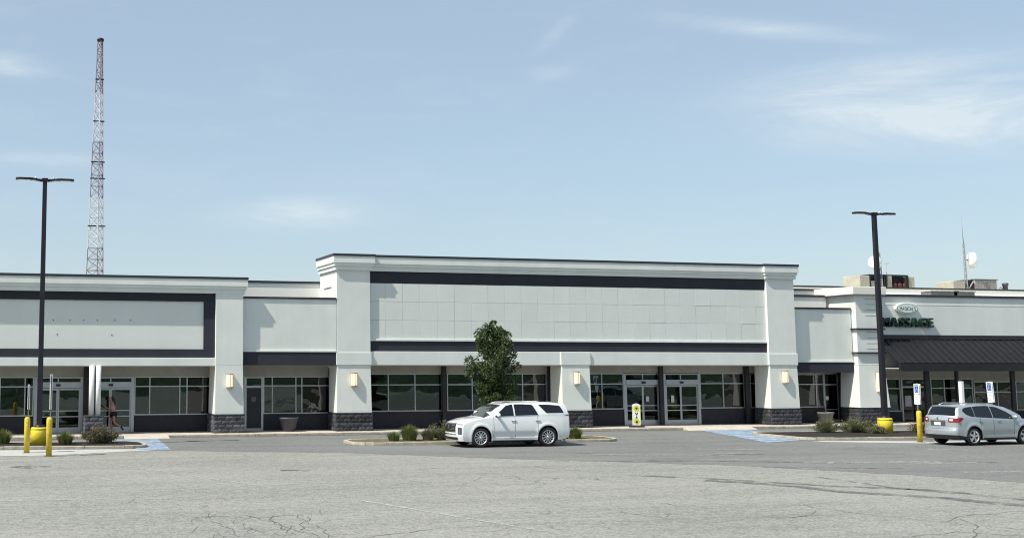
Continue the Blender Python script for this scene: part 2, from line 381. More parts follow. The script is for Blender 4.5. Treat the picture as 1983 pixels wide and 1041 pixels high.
# sidewalk of slabs, kerb stones along its edge, flush ramp in front of the doors
SWY0, SWY1, SWZ = 54.0, 56.7, 0.13
walk = B(-40, 90, SWY0 + 0.19, SWY1 + 0.05, 0.0, SWZ - 0.02).build('pavement', 'mortar'); walk['kind'] = 'structure'
sl_me = [B(0, 1.488, 0, 1.24, -0.03, 0).mesh('slab', 'sidewalk', 0.006) for _ in range(1)][0]
for i in range(-4, 45):
    for j in range(2):
        o = link('paving_slab', sl_me, walk, (i * 1.5, SWY0 + 0.196 + j * 1.25, SWZ + random.uniform(-0.003, 0.003)))
kb_me = B(0, 1.985, 0, 0.19, 0.0, SWZ).mesh('kerb_stone', 'kerb', 0.018)
kbr_me = MB().frustum((0, 1.985, -0.5, 0.19), (0, 1.985, 0.12, 0.19), 0.0, SWZ).mesh('ramp_stone', 'sidewalk', 0.0)
for i in range(-4, 34):
    x = i * 2.0
    ramp = 5.0 < x + 1 < 7.9 or 33.5 < x + 1 < 37.6
    link('ramp_stone' if ramp else 'kerb_stone', kbr_me if ramp else kb_me, walk, (x, SWY0, random.uniform(-0.004, 0.004)))
# pale concrete gutters by the islands
g1 = sheet('gutter_strip', [(-12, 46.0), (0.5, 44.5), (2.3, 44.5), (4.6, 45.5), (6.6, 46.4), (6.2, 47.0), (-12, 49.0)], 0.008, 'gutter')
g2 = sheet('gutter_strip', [(34.0, 44.3), (38.5, 41.9), (46, 40.8), (60, 39.8), (60, 42.2), (39.5, 43.2), (35.2, 44.8)], 0.008, 'gutter')
# blue hatched ramps
def hatch(poly, n, label):
    """painted bars across a four-cornered area"""
    a, b, c, d = [Vector(p) for p in poly]
    root = sheet('painted_crossing', poly, 0.012, 'blue_paint')
    for i in range(n):
        t0, t1 = (i + 0.62) / n, (i + 0.88) / n
        p = [a.lerp(d, t0), b.lerp(c, min(1, t0 + 0.5 / n)), b.lerp(c, min(1, t1 + 0.5 / n)), a.lerp(d, t1)]
        sheet('white_bar', [tuple(q) for q in p], 0.016, 'white_paint_road', root)
    return root
hatch([(5.5, 53.3), (7.4, 53.3), (6.95, 46.2), (5.75, 46.6)], 9, '')
hatch([(34.6, 53.4), (37.2, 53.4), (36.2, 46.2), (31.8, 44.2)], 8, '')
# worn stall lines, tyre marks and cracks on the near lot
def stripe(name, pts, wd, z, m, parent):
    vs = []; pts = [Vector(p) for p in pts]
    for i, p in enumerate(pts):
        d = (pts[min(i + 1, len(pts) - 1)] - pts[max(0, i - 1)]).normalized(); n = Vector((-d.y, d.x)) * (wd[i] if hasattr(wd, '__len__') else wd) / 2
        vs += [(p.x + n.x, p.y + n.y, z), (p.x - n.x, p.y - n.y, z)]
    return MB().add(vs, [(2 * i, 2 * i + 1, 2 * i + 3, 2 * i + 2) for i in range(len(pts) - 1)]).build(name, m, parent)
G = lambda x, y: tuple(onZ(x, y)[:2])
rng0 = random.Random(5)
for a, b in [((112, 540), (335, 573)), ((420, 585), (640, 622)), ((940, 548), (1010, 549)), ((1062, 543), (1145, 541)), ((1130, 553), (1200, 551)), ((820, 538), (905, 537)), ((1150, 566), (1200, 565)), ((0, 586), (120, 584))]:
    stripe('stall_line', [G(*a), G(*b)], 0.11, 0.0085, 'old_white_line', lot)
def wig(pts, step=0.35, amp=0.12, seed=0):
    out = []
    for a, b in zip(pts[:-1], pts[1:]):
        a, b = Vector(a), Vector(b); k = max(2, int((b - a).length / step))
        for j in range(k):
            p = a.lerp(b, j / k); out.append(p + Vector((mnoise.noise((p.x * 2.1, p.y * 2.1, seed)), mnoise.noise((p.x * 2.1, p.y * 2.1, seed + 9)))) * amp * 2)
    out.append(Vector(pts[-1])); return out
cr = [[(230, 605), (290, 603), (330, 615), (395, 633)], [(300, 606), (345, 603), (372, 616), (390, 633)], [(250, 609), (262, 615), (275, 624)], [(318, 603), (335, 624)], [(360, 604), (352, 620)],
      [(932, 590), (1000, 600), (1100, 611), (1204, 620)], [(1100, 611), (1140, 602), (1204, 598)], [(960, 596), (945, 604), (925, 606)], [(880, 606), (960, 603)], [(1055, 629), (1120, 622), (1204, 628)],
      [(545, 552), (590, 556), (640, 566)], [(600, 544), (700, 553), (830, 556)], [(30, 543), (70, 548), (180, 549)], [(800, 592), (770, 588)], [(430, 629), (520, 617), (610, 614)], [(1130, 606), (1150, 617), (1140, 629)]]
for k, c in enumerate(cr):
    pts = wig([G(*p) for p in c], 0.25, 0.10, k * 3.1)
    stripe('crack', pts, [0.010 + 0.042 * abs(mnoise.noise((i * 0.7, k, 0))) for i in range(len(pts))], 0.0065, 'crack_fill', lot)
for k in range(46):
    a = (rng0.uniform(225, 405), rng0.uniform(599, 630)); an = rng0.uniform(0, 6.28); L = rng0.uniform(8, 22)
    pts = wig([G(*a), G(a[0] + L * math.cos(an), min(633, a[1] + .35 * L * math.sin(an)))], 0.12, 0.06, k)
    stripe('crack', pts, [0.006 + 0.022 * abs(mnoise.noise((i * 0.9, k, 4))) for i in range(len(pts))], 0.007, 'crack_fill', lot)
for k in range(16):
    a = (rng0.uniform(560, 1150), rng0.uniform(526, 548)); L = rng0.uniform(40, 170)
    stripe('tyre_mark' if k % 2 else 'stall_line', wig([G(*a), G(a[0] + L, a[1] + rng0.uniform(-1, 2.5))], 0.8, 0.05, k), rng0.uniform(.06, .3), 0.0125 + .0004 * k, 'tyre_mark' if k % 2 else 'old_white_line', lane)
for c, wd in [([(825, 562), (900, 566), (1000, 576), (1110, 583), (1204, 592)], 0.55), ([(740, 556), (830, 560), (960, 568), (1090, 573), (1204, 585)], 0.35), ([(20, 545), (48, 547)], 1.0),
              ([(330, 550), (362, 551)], 0.5), ([(960, 558), (1040, 570), (1120, 578)], 0.2)]:
    stripe('tyre_mark', wig([G(*p) for p in c], 0.8, 0.1, 3), wd, 0.0105, 'tyre_mark', lot)

# planting islands: kerb ring + bed
def island(label_bed, outline, m, h=0.12):
    n = len(outline); c = Vector((sum(p[0] for p in outline) / n, sum(p[1] for p in outline) / n))
    inner = []
    for i, p in enumerate(outline):
        a, b = Vector(outline[i - 1]), Vector(outline[(i + 1) % n]); d = (b - a).normalized(); q = Vector((-d.y, d.x)) * 0.17
        inner.append((p[0] + q.x, p[1] + q.y))
    bed = MB().prism(inner, 0.0, h - 0.005).build('planting_bed', m); bed['kind'] = 'structure'
    # lumpy bed surface
    for i in range(n):
        a, b, c2, d = outline[i], outline[(i + 1) % n], inner[(i + 1) % n], inner[i]
        L = (Vector(a) - Vector(b)).length; k = max(1, round(L / 1.6))
        for j in range(k):
            t0, t1 = j / k + 0.004 / max(L, .1), (j + 1) / k - 0.004 / max(L, .1)
            q = [Vector(a).lerp(Vector(b), t0), Vector(a).lerp(Vector(b), t1), Vector(d).lerp(Vector(c2), t1), Vector(d).lerp(Vector(c2), t0)]
            MB().prism([tuple(v) for v in q], 0.0, h + random.uniform(-0.008, 0.008)).build('kerb_stone', 'kerb', bed, 0.012)
    return bed
def rounded(x0, x1, ya, yb, yc, yd, r=0.9, k=5):
    """ccw outline: front line from (x0,ya) to (x1,yb), back from (x1,yc) to (x0,yd), ends rounded"""
    out = []
    cs = [Vector((x0, ya)), Vector((x1, yb)), Vector((x1, yc)), Vector((x0, yd))]
    for i, c in enumerate(cs):
        p, q = cs[i - 1], cs[(i + 1) % 4]
        a = c + (p - c).normalized() * r; b = c + (q - c).normalized() * r
        for j in range(k + 1):
            t = j / k; out.append(tuple(a.lerp(c, t).lerp(c.lerp(b, t), t)))
    return out
island('l', rounded(-14, 6.3, 49.6, 47.35, 50.3, 51.6, 1.0), 'mulch')
island('m', rounded(14.5, 26.5, 46.55, 46.45, 49.3, 49.3, 1.2), 'soil_grass')
island('r', rounded(34.5, 62, 45.0, 41.8, 47.6, 49.8, 1.2), 'mulch')

# ================================================================= BUILDINGS
YF = 55.0          # front plane of the main pilasters
YFA = 55.16        # fascia plane
YW = 56.6          # recessed shop windows
for mn in ('stone', 'stone_left'):      # each block its own shade
    t_ = M(mn).node_tree; b_ = t_.nodes['Principled BSDF']; src = b_.inputs['Base Color'].links[0].from_socket
    oi = N(t_, 'ShaderNodeObjectInfo'); sc = N(t_, 'ShaderNodeVectorMath', operation='SCALE'); t_.links.new(src, sc.inputs[0])
    t_.links.new(mth(t_, 'ADD', 0.6, mth(t_, 'MULTIPLY', oi.outputs['Random'], 0.9)), sc.inputs['Scale']); t_.links.new(sc.outputs[0], b_.inputs['Base Color'])
blk_me = []
for k, (wv, mm) in enumerate([(0.385, 'stone'), (0.185, 'stone'), (0.385, 'stone_left'), (0.185, 'stone_left')]):
    m_ = MB(); n = 4; vs = []
    for i in range(n + 1):
        for j in range(3):
            e = 0.0 if (i in (0, n) or j in (0, 2)) else random.uniform(0.012, 0.03)
            vs.append((wv * i / n, -e, 0.19 * j / 2))
    o = len(vs); vs += [(0, 0.07, 0), (wv, 0.07, 0), (wv, 0.07, 0.19), (0, 0.07, 0.19)]
    fs = [(i * 3 + j, (i + 1) * 3 + j, (i + 1) * 3 + j + 1, i * 3 + j + 1) for i in range(n) for j in range(2)]
    fs += [(0, o, o + 1) + tuple(i * 3 for i in range(n, 0, -1)), (2,) + tuple(i * 3 + 2 for i in range(1, n + 1)) + (o + 2, o + 3), (0, 1, 2, o + 3, o), (n * 3, o + 1, o + 2, n * 3 + 2, n * 3 + 1)]
    m_.add(vs, fs); blk_me.append(m_.mesh('stone_block', mm))
def stone_base(parent, x0, x1, y0, y1, z0=SWZ, rows=4, kind=0):
    """split-faced block plinth: mortar core, blocks on the front and both sides"""
    z1 = z0 + rows * 0.2
    core = B(x0 + 0.075, x1 - 0.075, y0 + 0.075, y1, z0, z1).build('plinth', 'mortar', parent)
    def run(L, place):
        for r in range(rows):
            s = 0.0; first = True
            while s < L - 0.05:
                wv = 0.185 if (first and r % 2) or L - s < 0.37 else 0.385
                first = False
                if s + wv > L + 0.03: break
                place(s, z0 + r * 0.2 + 0.005, blk_me[(kind * 2) + (0 if wv > 0.3 else 1)], (L) )
                s += wv + 0.01
    n = max(1, round((x1 - x0) / 0.395)); sx = (x1 - x0) / (n * 0.395 - 0.01)
    def pf(s, z, me, L):
        o = link('stone_block', me, core, (x0 + s * sx, y0 + random.uniform(-0.012, 0.006), z)); o.scale = (sx, 1, 1)
    run(n * 0.395, pf)
    n2 = max(1, round((y1 - y0 - 0.08) / 0.395)); sy = (y1 - y0 - 0.08) / (n2 * 0.395 - 0.01)
    def psl(s, z, me, L):
        o = link('stone_block', me, core, (x0 + random.uniform(-0.01, 0.006), y1 - s * sy, z)); o.rotation_euler = (0, 0, -math.pi / 2); o.scale = (sy, 1, 1)
    run(n2 * 0.395, psl)
    def psr(s, z, me, L):
        o = link('stone_block', me, core, (x1 + random.uniform(-0.006, 0.01), y0 + 0.08 + s * sy, z)); o.rotation_euler = (0, 0, math.pi / 2); o.scale = (sy, 1, 1)
    run(n2 * 0.395, psr)
    B(x0 - 0.02, x1 + 0.02, y0 - 0.02, y1, z1 + 0.002, z1 + 0.055).build('plinth_cap', 'stone', core, 0.01)
    return z1 + 0.055
STEPS = [(0.20, 0.0, 0.32), (0.15, 0.32, 0.47), (0.09, 0.47, 0.67)]   # projection, depth below top from..to
def cornice(parent, x0, x1, yf, yb, ztop, left=True, right=True, k=1.0, ret=0.0):
    m_ = MB()
    for pr, a, b in STEPS:
        p = pr * k
        m_.box(x0 - (p if left else 0), x1 + (p if right else 0), yf - p, yb, ztop - b * k + 0.0015, ztop - a * k)
    m_.build('cornice', 'stucco', parent)
    p = 0.225 * k
    B(x0 - (p if left else 0), x1 + (p if right else 0), yf - p, yb + 0.02, ztop + 0.001, ztop + 0.115).build('coping', 'coping_metal', parent)

def sconce(x, y, z, label, w_=0.33, h_=0.64, d_=0.19):
    t = thing('wall_lamp', label, 'wall lamp', 'wall lamps on the shop pillars', (x, y, z))
    n = 8; m_ = MB(); vs = []
    for zz in (-h_ / 2 + 0.05, h_ / 2 - 0.05):
        for i in range(n + 1):
            a = math.pi * i / n; vs.append((-w_ / 2 * 0.92 * math.cos(a), -0.02 - d_ * 0.9 * math.sin(a) ** 0.7, zz))
    m_.add(vs, [(i, i + 1, n + 2 + i, n + 1 + i) for i in range(n)], True); m_.build('shade', 'sconce_glow', t)
    c = MB()
    for z0, z1 in ((-h_ / 2, -h_ / 2 + 0.05), (h_ / 2 - 0.05, h_ / 2)):
        pts = [(-w_ / 2 * math.cos(math.pi * i / n) * 1.02, -d_ * math.sin(math.pi * i / n) ** 0.7 - 0.0) for i in range(n + 1)]
        c.prism(pts[::-1], z0, z1)
    c.build('cap', 'brass', t)
    MB().box(-0.012, 0.012, -d_ - 0.012, -d_ + 0.02, -h_ / 2 + 0.03, h_ / 2 - 0.03).box(-w_ / 2 * 0.72, -w_ / 2 * 0.66, -d_ * .86, -d_ * .5, -h_ / 2 + 0.03, h_ / 2 - 0.03).box(w_ / 2 * 0.66, w_ / 2 * 0.72, -d_ * .86, -d_ * .5, -h_ / 2 + 0.03, h_ / 2 - 0.03).build('rib', 'brass', t)
    B(-w_ / 2, w_ / 2, -0.02, 0.0, -h_ / 2, h_ / 2).build('back_plate', 'brass', t)
    return t

def pane(parent, x0, x1, z0, z1, y, m):
    cx, cz = (x0 + x1) / 2, (z0 + z1) / 2
    o = B(x0 - cx, x1 - cx, -0.004, 0.004, z0 - cz, z1 - cz).build('pane', m, parent)
    o.location = (cx, y, cz)
    o.rotation_euler = (R(random.uniform(-0.25, 0.7)), 0, R(random.uniform(-0.5, 0.5)))   # no two panes hang in quite the same plane
    return o
def window(parent, xs, zs, y=YW, fr='aluminium', dark=(), fw=0.05, name='window', glass='shop_glass'):
    """frame with mullions at xs and rails at zs, one pane a cell"""
    m_ = MB(); h = fw / 2
    for i, x in enumerate(xs):
        m_.box(x - h, x + h, y - 0.05, y + 0.05, zs[0] - h, zs[-1] + h)
    for z in zs:
        for a, b in zip(xs[:-1], xs[1:]): m_.box(a + h, b - h, y - 0.045, y + 0.045, z - h, z + h)
    f = m_.build(name, fr, parent)
    for i, (a, b) in enumerate(zip(xs[:-1], xs[1:])):
        for j, (c, d) in enumerate(zip(zs[:-1], zs[1:])):
            pane(f, a + h - 0.004, b - h + 0.004, c + h - 0.004, d - h + 0.004, y + 0.005, 'shop_glass_dark' if i in dark else glass)
    return f
def slider(parent, x0, x1, y=YW, z0=SWZ + 0.01, ztop=2.2, zt=2.80, split=None):
    """automatic sliding door: frame, operator header, transom glass, two glazed leaves with mid rails"""
    d = MB().box(x0, x0 + 0.13, y - 0.07, y + 0.07, z0, zt).box(x1 - 0.13, x1, y - 0.07, y + 0.07, z0, zt).box(x0 + 0.13, x1 - 0.13, y - 0.06, y + 0.06, zt - 0.06, zt).build('sliding_door', 'aluminium', parent)
    B(x0 + 0.13, x1 - 0.13, y - 0.11, y + 0.08, ztop + 0.02, ztop + 0.28).build('door_header', 'aluminium', d)
    mid = (x0 + x1) / 2 if split is None else split
    MB().box(mid - 0.10, mid + 0.10, y - 0.17, y - 0.112, ztop + 0.09, ztop + 0.19).build('door_sensor', 'plastic_black', d)
    B(mid - 0.025, mid + 0.025, y - 0.04, y + 0.04, ztop + 0.28, zt - 0.06).build('transom_bar', 'aluminium', d)
    pane(d, x0 + 0.13, mid - 0.025, ztop + 0.28, zt - 0.06, y, 'shop_glass'); pane(d, mid + 0.025, x1 - 0.13, ztop + 0.28, zt - 0.06, y, 'shop_glass')
    for a, b, yy in ((x0 + 0.13, mid - 0.005, y - 0.02), (mid + 0.005, x1 - 0.13, y + 0.03)):
        l = MB().box(a, a + 0.065, yy - 0.022, yy + 0.022, z0, ztop).box(b - 0.065, b, yy - 0.022, yy + 0.022, z0, ztop)
        l.box(a + 0.065, b - 0.065, yy - 0.02, yy + 0.02, z0, z0 + 0.25).box(a + 0.065, b - 0.065, yy - 0.02, yy + 0.02, ztop - 0.09, ztop)
        l.box(a + 0.065, b - 0.065, yy - 0.02, yy + 0.02, 1.12, 1.165).box(a + 0.065, b - 0.065, yy - 0.02, yy + 0.02, 0.86, 0.905)
        lo = l.build('door_leaf_frame', 'aluminium', d)
        for c, e in ((z0 + 0.25, 0.86), (0.905, 1.12), (1.165, ztop - 0.09)):
            pane(d, a + 0.065, b - 0.065, c, e, yy, 'shop_glass')
    return d
def room(parent, x0, x1, y0=YW + 0.12, y1=63.0, z1=3.1):
    m_ = MB()
    m_.add([(x0, y0, .1), (x1, y0, .1), (x1, y1, .1), (x0, y1, .1), (x0, y0, z1), (x1, y0, z1), (x1, y1, z1), (x0, y1, z1)], [(0, 1, 2, 3), (4, 7, 6, 5), (2, 6, 7, 3), (0, 3, 7, 4), (1, 5, 6, 2)])
    return m_.build('shop_interior', 'interior', parent)
def post(parent, px0, px1, y, z0=SWZ, z1=3.22, m='post_dark', name='post'):
    return B(fx(px0, y), fx(px1, y), y, y + 0.14, z0, z1).build(name, m, parent)

# ---- main store
main = thing('store_building', 'tallest white store front in the middle, wide blank panelled sign field over two bays', 'building', loc=(0, 0, 0))
X0, X1 = 16.18, 41.58
mp_ = 1.68
FL, FR = X0 + mp_, X1 - 1.68           # field between the end pilasters
ZT = 8.44
B(X0 + 0.12, X1 - 0.12, YFA + 0.14, 56.2, 3.24, ZT).build('wall', 'stucco', main)
B(X0 + 1.0, X1 - 0.12, 56.202, 58.2, 3.24, 6.9).build('roof_block', 'stucco', main)
B(X0 + 2.0, X1 - 2.0, 58.21, 90, 0.1, 6.9).build('store_hall', 'cream_wall', main)
# field: charcoal bands, 3 x 24 render panels, white sill, fascia
B(FL - 0.01, FR + 0.01, YFA, YFA + 0.16, 7.20, ZT - 0.672).build('dark_band', 'charcoal', main)
xs = [FL] + [18.68 + 0.897 * i for i in range(24)]
xs = [x for x in xs if x < FR - 0.3] + [FR]
zs = [4.50, 5.40, 6.31, 7.195]
back = B(FL, FR, YFA + 0.06, YFA + 0.15, 4.45, 7.199).build('panel_field', 'stucco_panel', main)
for i in range(len(xs) - 1):
    for j in range(3):
        o = B(0.0045, xs[i + 1] - xs[i] - 0.0045, 0, 0.06, 0.0045, zs[j + 1] - zs[j] - 0.0045).build('sign_panel', 'stucco_panel', back, 0.004)
        o.location = (xs[i], YFA + random.uniform(0.0, 0.005), zs[j])
B(FL, FR, YFA - 0.06, YFA + 0.14, 4.40, 4.50).build('panel_sill', 'stucco', main, 0.01)
B(FL, FR, YFA - 0.01, YFA + 0.14, 3.905, 4.398).build('dark_band', 'charcoal', main)
B(FL, FR, YFA - 0.10, YFA + 0.14, 3.24, 3.90).build('fascia', 'stucco', main, 0.01)
B(X0 + 0.1, X1 - 0.1, YFA + 0.02, YW + 0.1, 3.20, 3.238).build('soffit', 'soffit', main)
cornice(main, FL, FR, YFA, 56.3, ZT, False, False)
def pilaster(parent, x0, x1, yf, ztop, cap=True, band=True, yb=56.3, kind=0, rows=4, corn=True, upb=None, flare=0.04):
    p = thing('pilaster', '', ''); 
    for k in ('label', 'category'):
        if k in p: del p[k]
    p.parent = parent
    zb = stone_base(p, x0 - 0.07, x1 + 0.07, yf - 0.09, yb + 0.02, rows=rows, kind=kind)
    MB().frustum((x0 - flare, x1 + flare, yf - flare, yb), (x0, x1, yf, yb), zb, 3.24).build('lower_shaft', 'stucco', p, 0.012)
    if band:
        B(x0 - 0.04, x1 + 0.04, yf - 0.045, upb or yb, 3.242, 3.84).build('shaft_band', 'stucco', p, 0.012)
        zz = 3.842
        if ztop > zz: B(x0, x1, yf, upb or yb, zz, ztop).build('upper_shaft', 'stucco', p, 0.008)
    elif ztop > 3.24: B(x0, x1, yf, upb or yb, 3.242, ztop).build('upper_shaft', 'stucco', p, 0.008)
    return p
pl = pilaster(main, X0, X0 + mp_, YF, ZT - 0.66, upb=58.0); cornice(pl, X0, X0 + mp_, YF, 58.0, ZT + 0.012)
pr_ = pilaster(main, X1 - 1.68, X1, YF, ZT - 0.66, upb=56.25); cornice(pr_, X1 - 1.68, X1, YF, 56.35, ZT + 0.012)
pm = pilaster(main, 27.93, 29.46, YF + 0.02, 3.0, band=False)
B(27.88, 29.51, YF - 0.02, YFA + 0.1, 3.242, 3.895).build('shaft_band', 'stucco', pm, 0.012)
# side of the parapet seen over the link roof: raised trim line
B(X0 - 0.05, X0 + 0.11, 55.9, 57.2, 7.02, 7.08).build('side_trim', 'cream_wall', main)
# shop front wall: header, bulkhead, windows, doors
B(X0 + 0.4, X1 - 0.4, YW - 0.03, YW + 0.1, 2.825, 3.198).build('header', 'header_gray', main)
W = lambda *px: [fx(p, YW) for p in px]
ZS = (0.99, 2.27, 2.80)
window(main, W(431, 454.7, 486, 517.5), ZS)
window(main, W(524, 553, 583, 612, 640), ZS, dark=(3,))
window(main, W(691, 705, 729.8), ZS)
slider(main, *W(730.2, 774), split=fx(753, YW)); slider(main, *W(777, 819.8), split=fx(797.4, YW))
window(main, W(820.2, 847, 872), ZS, dark=(1,)); window(main, W(879, 896), ZS)
for a, b in ((431, 729.9), (820.1, 897)):
    B(fx(a, YW), fx(b, YW), YW - 0.02, YW + 0.1, SWZ, 0.963).build('bulkhead', 'bulkhead', main)
for a, b in ((518.5, 523.3), (643.0, 646.5), (773.3, 778), (874, 878.7)): post(main, a, b, YW - 0.25, z1=3.198)
room(main, X0 + 0.4, X1 - 0.4)
for (a, z0, z1, m) in [(757.5, 1.36, 1.62, 'board_yellow'), (787, 1.30, 1.66, 'board_yellow')]:
    x = fx(a, YW); B(x - 0.09, x + 0.09, YW - 0.075, YW - 0.07, z0, z1).build('door_notice', 'notice', main)
for px in (824, 836, 583): B(fx(px, 58.2), fx(px + 6, 58.2), 58.2, 58.5, .1, 3.1).build('interior_column', 'white_paint', main)
# ---- left store
left = thing('store_building', 'left white store front with charcoal framed blank sign field and twin round columns', 'building')
YL = 54.75; LX0, LX1 = -14.0, 11.55; LZT = 7.20
B(LX0, LX1 - 0.1, YL + 0.36, 58.0, 3.21, LZT).build('wall', 'stucco', left)
B(LX0, LX1, 58.01, 90, 0.1, 6.6).build('store_hall', 'cream_wall', left)
LFR = 10.25
field = B(LX0, 9.72, YL + 0.27, YL + 0.37, 3.97, 6.17).build('sign_field', 'stucco_panel', left)
for i, (px, py) in enumerate([(62.5, 374.5), (82, 374.5), (98, 374.5), (114, 374.5), (134.5, 374.5), (153, 374.5), (67, 391), (131, 391.5)]):
    p = onY(px, py, YL + 0.27)
    MB().lathe([(0.028, 0), (0.028, 0.012)], 8, (p.x, YL + 0.257, p.z), 'y').build('bolt_hole', 'ink', field)
m_ = MB().box(LX0, LFR, YL + 0.20, YL + 0.36, 6.172, LZT - 0.652).box(LX0, LFR, YL + 0.20, YL + 0.36, 3.58, 3.968).box(9.722, LFR, YL + 0.20, YL + 0.36, 3.97, 6.17)
m_.build('dark_frame', 'charcoal', left)
B(LX0, LFR, YL + 0.08, YL + 0.36, 3.21, 3.577).build('fascia', 'stucco', left, 0.012)
cornice(left, LX0, LX1, YL + 0.06, 58.0, LZT, False, True, 0.97)
B(LX0, LX1 - 0.1, YL + 0.1, YW + 0.1, 3.17, 3.208).build('soffit', 'soffit', left)
pilaster(left, 10.26, LX1, YL, LZT - 0.64, band=False, yb=56.3, kind=1, upb=57.8)
B(LX0, LX1 - 0.1, YW - 0.03, YW + 0.1, 2.70, 3.168).build('header', 'header_gray', left)
ZL = (0.94, 2.25, 2.68)
window(left, W(-60, -30, 0, 29.3, 39), ZL)
slider(left, *W(40, 97.5), zt=2.69, ztop=2.18, split=fx(68, YW)); slider(left, *W(112, 157), zt=2.69, ztop=2.18, split=fx(129.5, YW))
window(left, W(158, 175.4, 210.6, 219, 246.5), ZL, dark=(3,))
for a, b in ((-260, 39.8), (157.1, 247)): B(fx(a, YW), fx(b, YW), YW - 0.02, YW + 0.1, SWZ, 0.913).build('bulkhead', 'bulkhead', left)
post(left, 98, 104, YW - 0.3, z1=3.168)
room(left, LX0, LX1 - 0.2, z1=3.05)
xa, xb = fx(99.5, YL - 0.1, 500), fx(121.2, YL - 0.1, 500)
zb = stone_base(left, xa, xb, YL - 0.1, YL + 0.7, rows=4, kind=1)
for a, b in ((104.3, 110.6), (112, 118.3)):
    x0, x1 = fx(a, YL + 0.1), fx(b, YL + 0.1)
    MB().lathe([((x1 - x0) / 2, zb), ((x1 - x0) / 2, 3.209)], 20, ((x0 + x1) / 2, YL + 0.1, 0)).build('round_column', 'white_paint', left)
B(fx(216.5, 57.4), fx(221, 57.4), 57.4, 57.6, .1, 3.04).build('interior_column', 'white_paint', left)
# ---- links between the stores
def link_unit(name, label, x0, x1, zc, zf0, zf1, upper, yl):
    t = thing(name, label, 'building')
    B(x0, x1, yl, 57.9, zf1, zc - 0.10).build('wall', 'stucco', t)
    B(x0, x1, yl - 0.05, 57.9, zc - 0.098, zc).build('coping', 'coping_metal', t)
    B(x0, x1, yl - 0.04, YW - 0.2, zf0, zf1 - 0.002).build('dark_fascia', 'charcoal', t)
    B(x0, x1, yl - 0.07, yl + 0.1, zf1 + 0.0, zf1 + 0.07).build('drip_ledge', 'stucco', t)
    B(x0 - 0.3, x1 + 0.3, 58.0, 89, 0.1, upper - 0.115).build('upper_wall', 'parapet_white', t)
    B(x0 - 0.3, x1 + 0.3, 57.95, 89.05, upper - 0.113, upper).build('coping', 'coping_metal', t)
    return t
lk = link_unit('link_building', 'low white link section between the left store and the tall middle store', 11.58, 16.15, 6.45, 3.24, 3.86, 7.42, 55.03)
B(11.6, 16.2, YW - 0.03, YW + 0.1, 2.70, 3.238).build('header', 'header_gray', lk)
B(11.6, 16.2, YF + 0.6, YW + 0.1, 3.20, 3.236).build('soffit', 'soffit', lk)
d = MB(); xx = W(286.3, 308.3)
d = MB().box(xx[0], xx[0] + .1, YW - .06, YW + .06, SWZ, 2.68).box(xx[1] - .1, xx[1], YW - .06, YW + .06, SWZ, 2.68).box(xx[0] + .1, xx[1] - .1, YW - .055, YW + .055, 2.16, 2.26).box(xx[0] + .1, xx[1] - .1, YW - .055, YW + .055, SWZ, SWZ + .11).box(xx[0] + .1, xx[1] - .1, YW - .055, YW + .055, 2.62, 2.68).build('door', 'aluminium', lk)
B(xx[0] + .1, xx[1] - .1, YW - .02, YW + .02, SWZ + .11, 2.16).build('door_panel', 'dark_frame', d)
B((xx[0] + xx[1]) / 2 - .12, (xx[0] + xx[1]) / 2 + .10, YW - .026, YW - .0205, 1.50, 1.72).build('door_notice', 'planter_grey', d)
pane(d, xx[0] + .1, xx[1] - .1, 2.26, 2.62, YW, 'shop_glass')
window(lk, W(308.9, 318.8, 346.5, 353.5, 386), ZL, dark=(3,)); window(lk, W(279, 285.8), ZL)
B(fx(278, YW), fx(286.2, YW), YW - 0.02, YW + 0.1, SWZ, 0.913).build('bulkhead', 'bulkhead', lk)
B(fx(308.4, YW), fx(388, YW), YW - 0.02, YW + 0.1, SWZ, 0.913).build('bulkhead', 'bulkhead', lk)
room(lk, 11.6, 16.2, z1=3.05)
rk = link_unit('link_building', 'low white link section between the tall middle store and the green lettered shop', 41.60, 45.36, 6.33, 2.86, 3.40, 7.52, 55.36)
B(41.7, 45.2, 57.1, 57.5, 6.0, 7.0).build('inner_parapet', 'parapet_white', rk); B(41.7, 45.2, 57.05, 57.55, 7.002, 7.12).build('coping', 'coping_metal', rk)
YR = 56.9
WR = lambda *px: [fx(p, YR) for p in px]
B(41.4, 46.6, YR - 0.03, YR + 0.1, 2.75, 3.2).build('header', 'header_gray', rk); B(41.4, 46.4, YF + 0.6, YR + 0.1, 3.2, 3.236).build('soffit', 'soffit', rk)
window(rk, WR(930, 956, 964.6), (0.98, 2.2, 2.74), y=YR, glass='shop_glass_dark')
xx = WR(964.8, 982.6)
d = MB().box(xx[0], xx[0] + .08, YR - .06, YR + .06, SWZ, 2.74).box(xx[1] - .08, xx[1], YR - .06, YR + .06, SWZ, 2.74).box(xx[0] + .08, xx[1] - .08, YR - .055, YR + .055, 2.14, 2.22).box(xx[0] + .08, xx[1] - .08, YR - .055, YR + .055, .8, .85).box(xx[0] + .08, xx[1] - .08, YR - .055, YR + .055, SWZ, .3).build('door', 'aluminium', rk)
for a, b in ((.3, .8), (.85, 2.14), (2.22, 2.72)): pane(d, xx[0] + .08, xx[1] - .08, a, b, YR, 'shop_glass_dark')
B(xx[0] + .12, xx[0] + .3, YR - .02, YR - .012, 1.34, 1.55).build('door_notice', 'paper', d)
wn = window(rk, WR(990, 1003), (0.70, 1.90, 2.40), y=YR, fr='dark_frame', dark=())
B(fx(994, YR), fx(998, YR), YR - .03, YR - .02, 2.08, 2.28).build('window_notice', 'paper', wn)
B(fx(928, YR), fx(964.7, YR), YR - .02, YR + .1, SWZ, .953).build('bulkhead', 'bulkhead', rk)
B(fx(983, YR), fx(989.6, YR), YR - .02, YR + .1, SWZ, 2.75).build('bulkhead', 'bulkhead', rk)
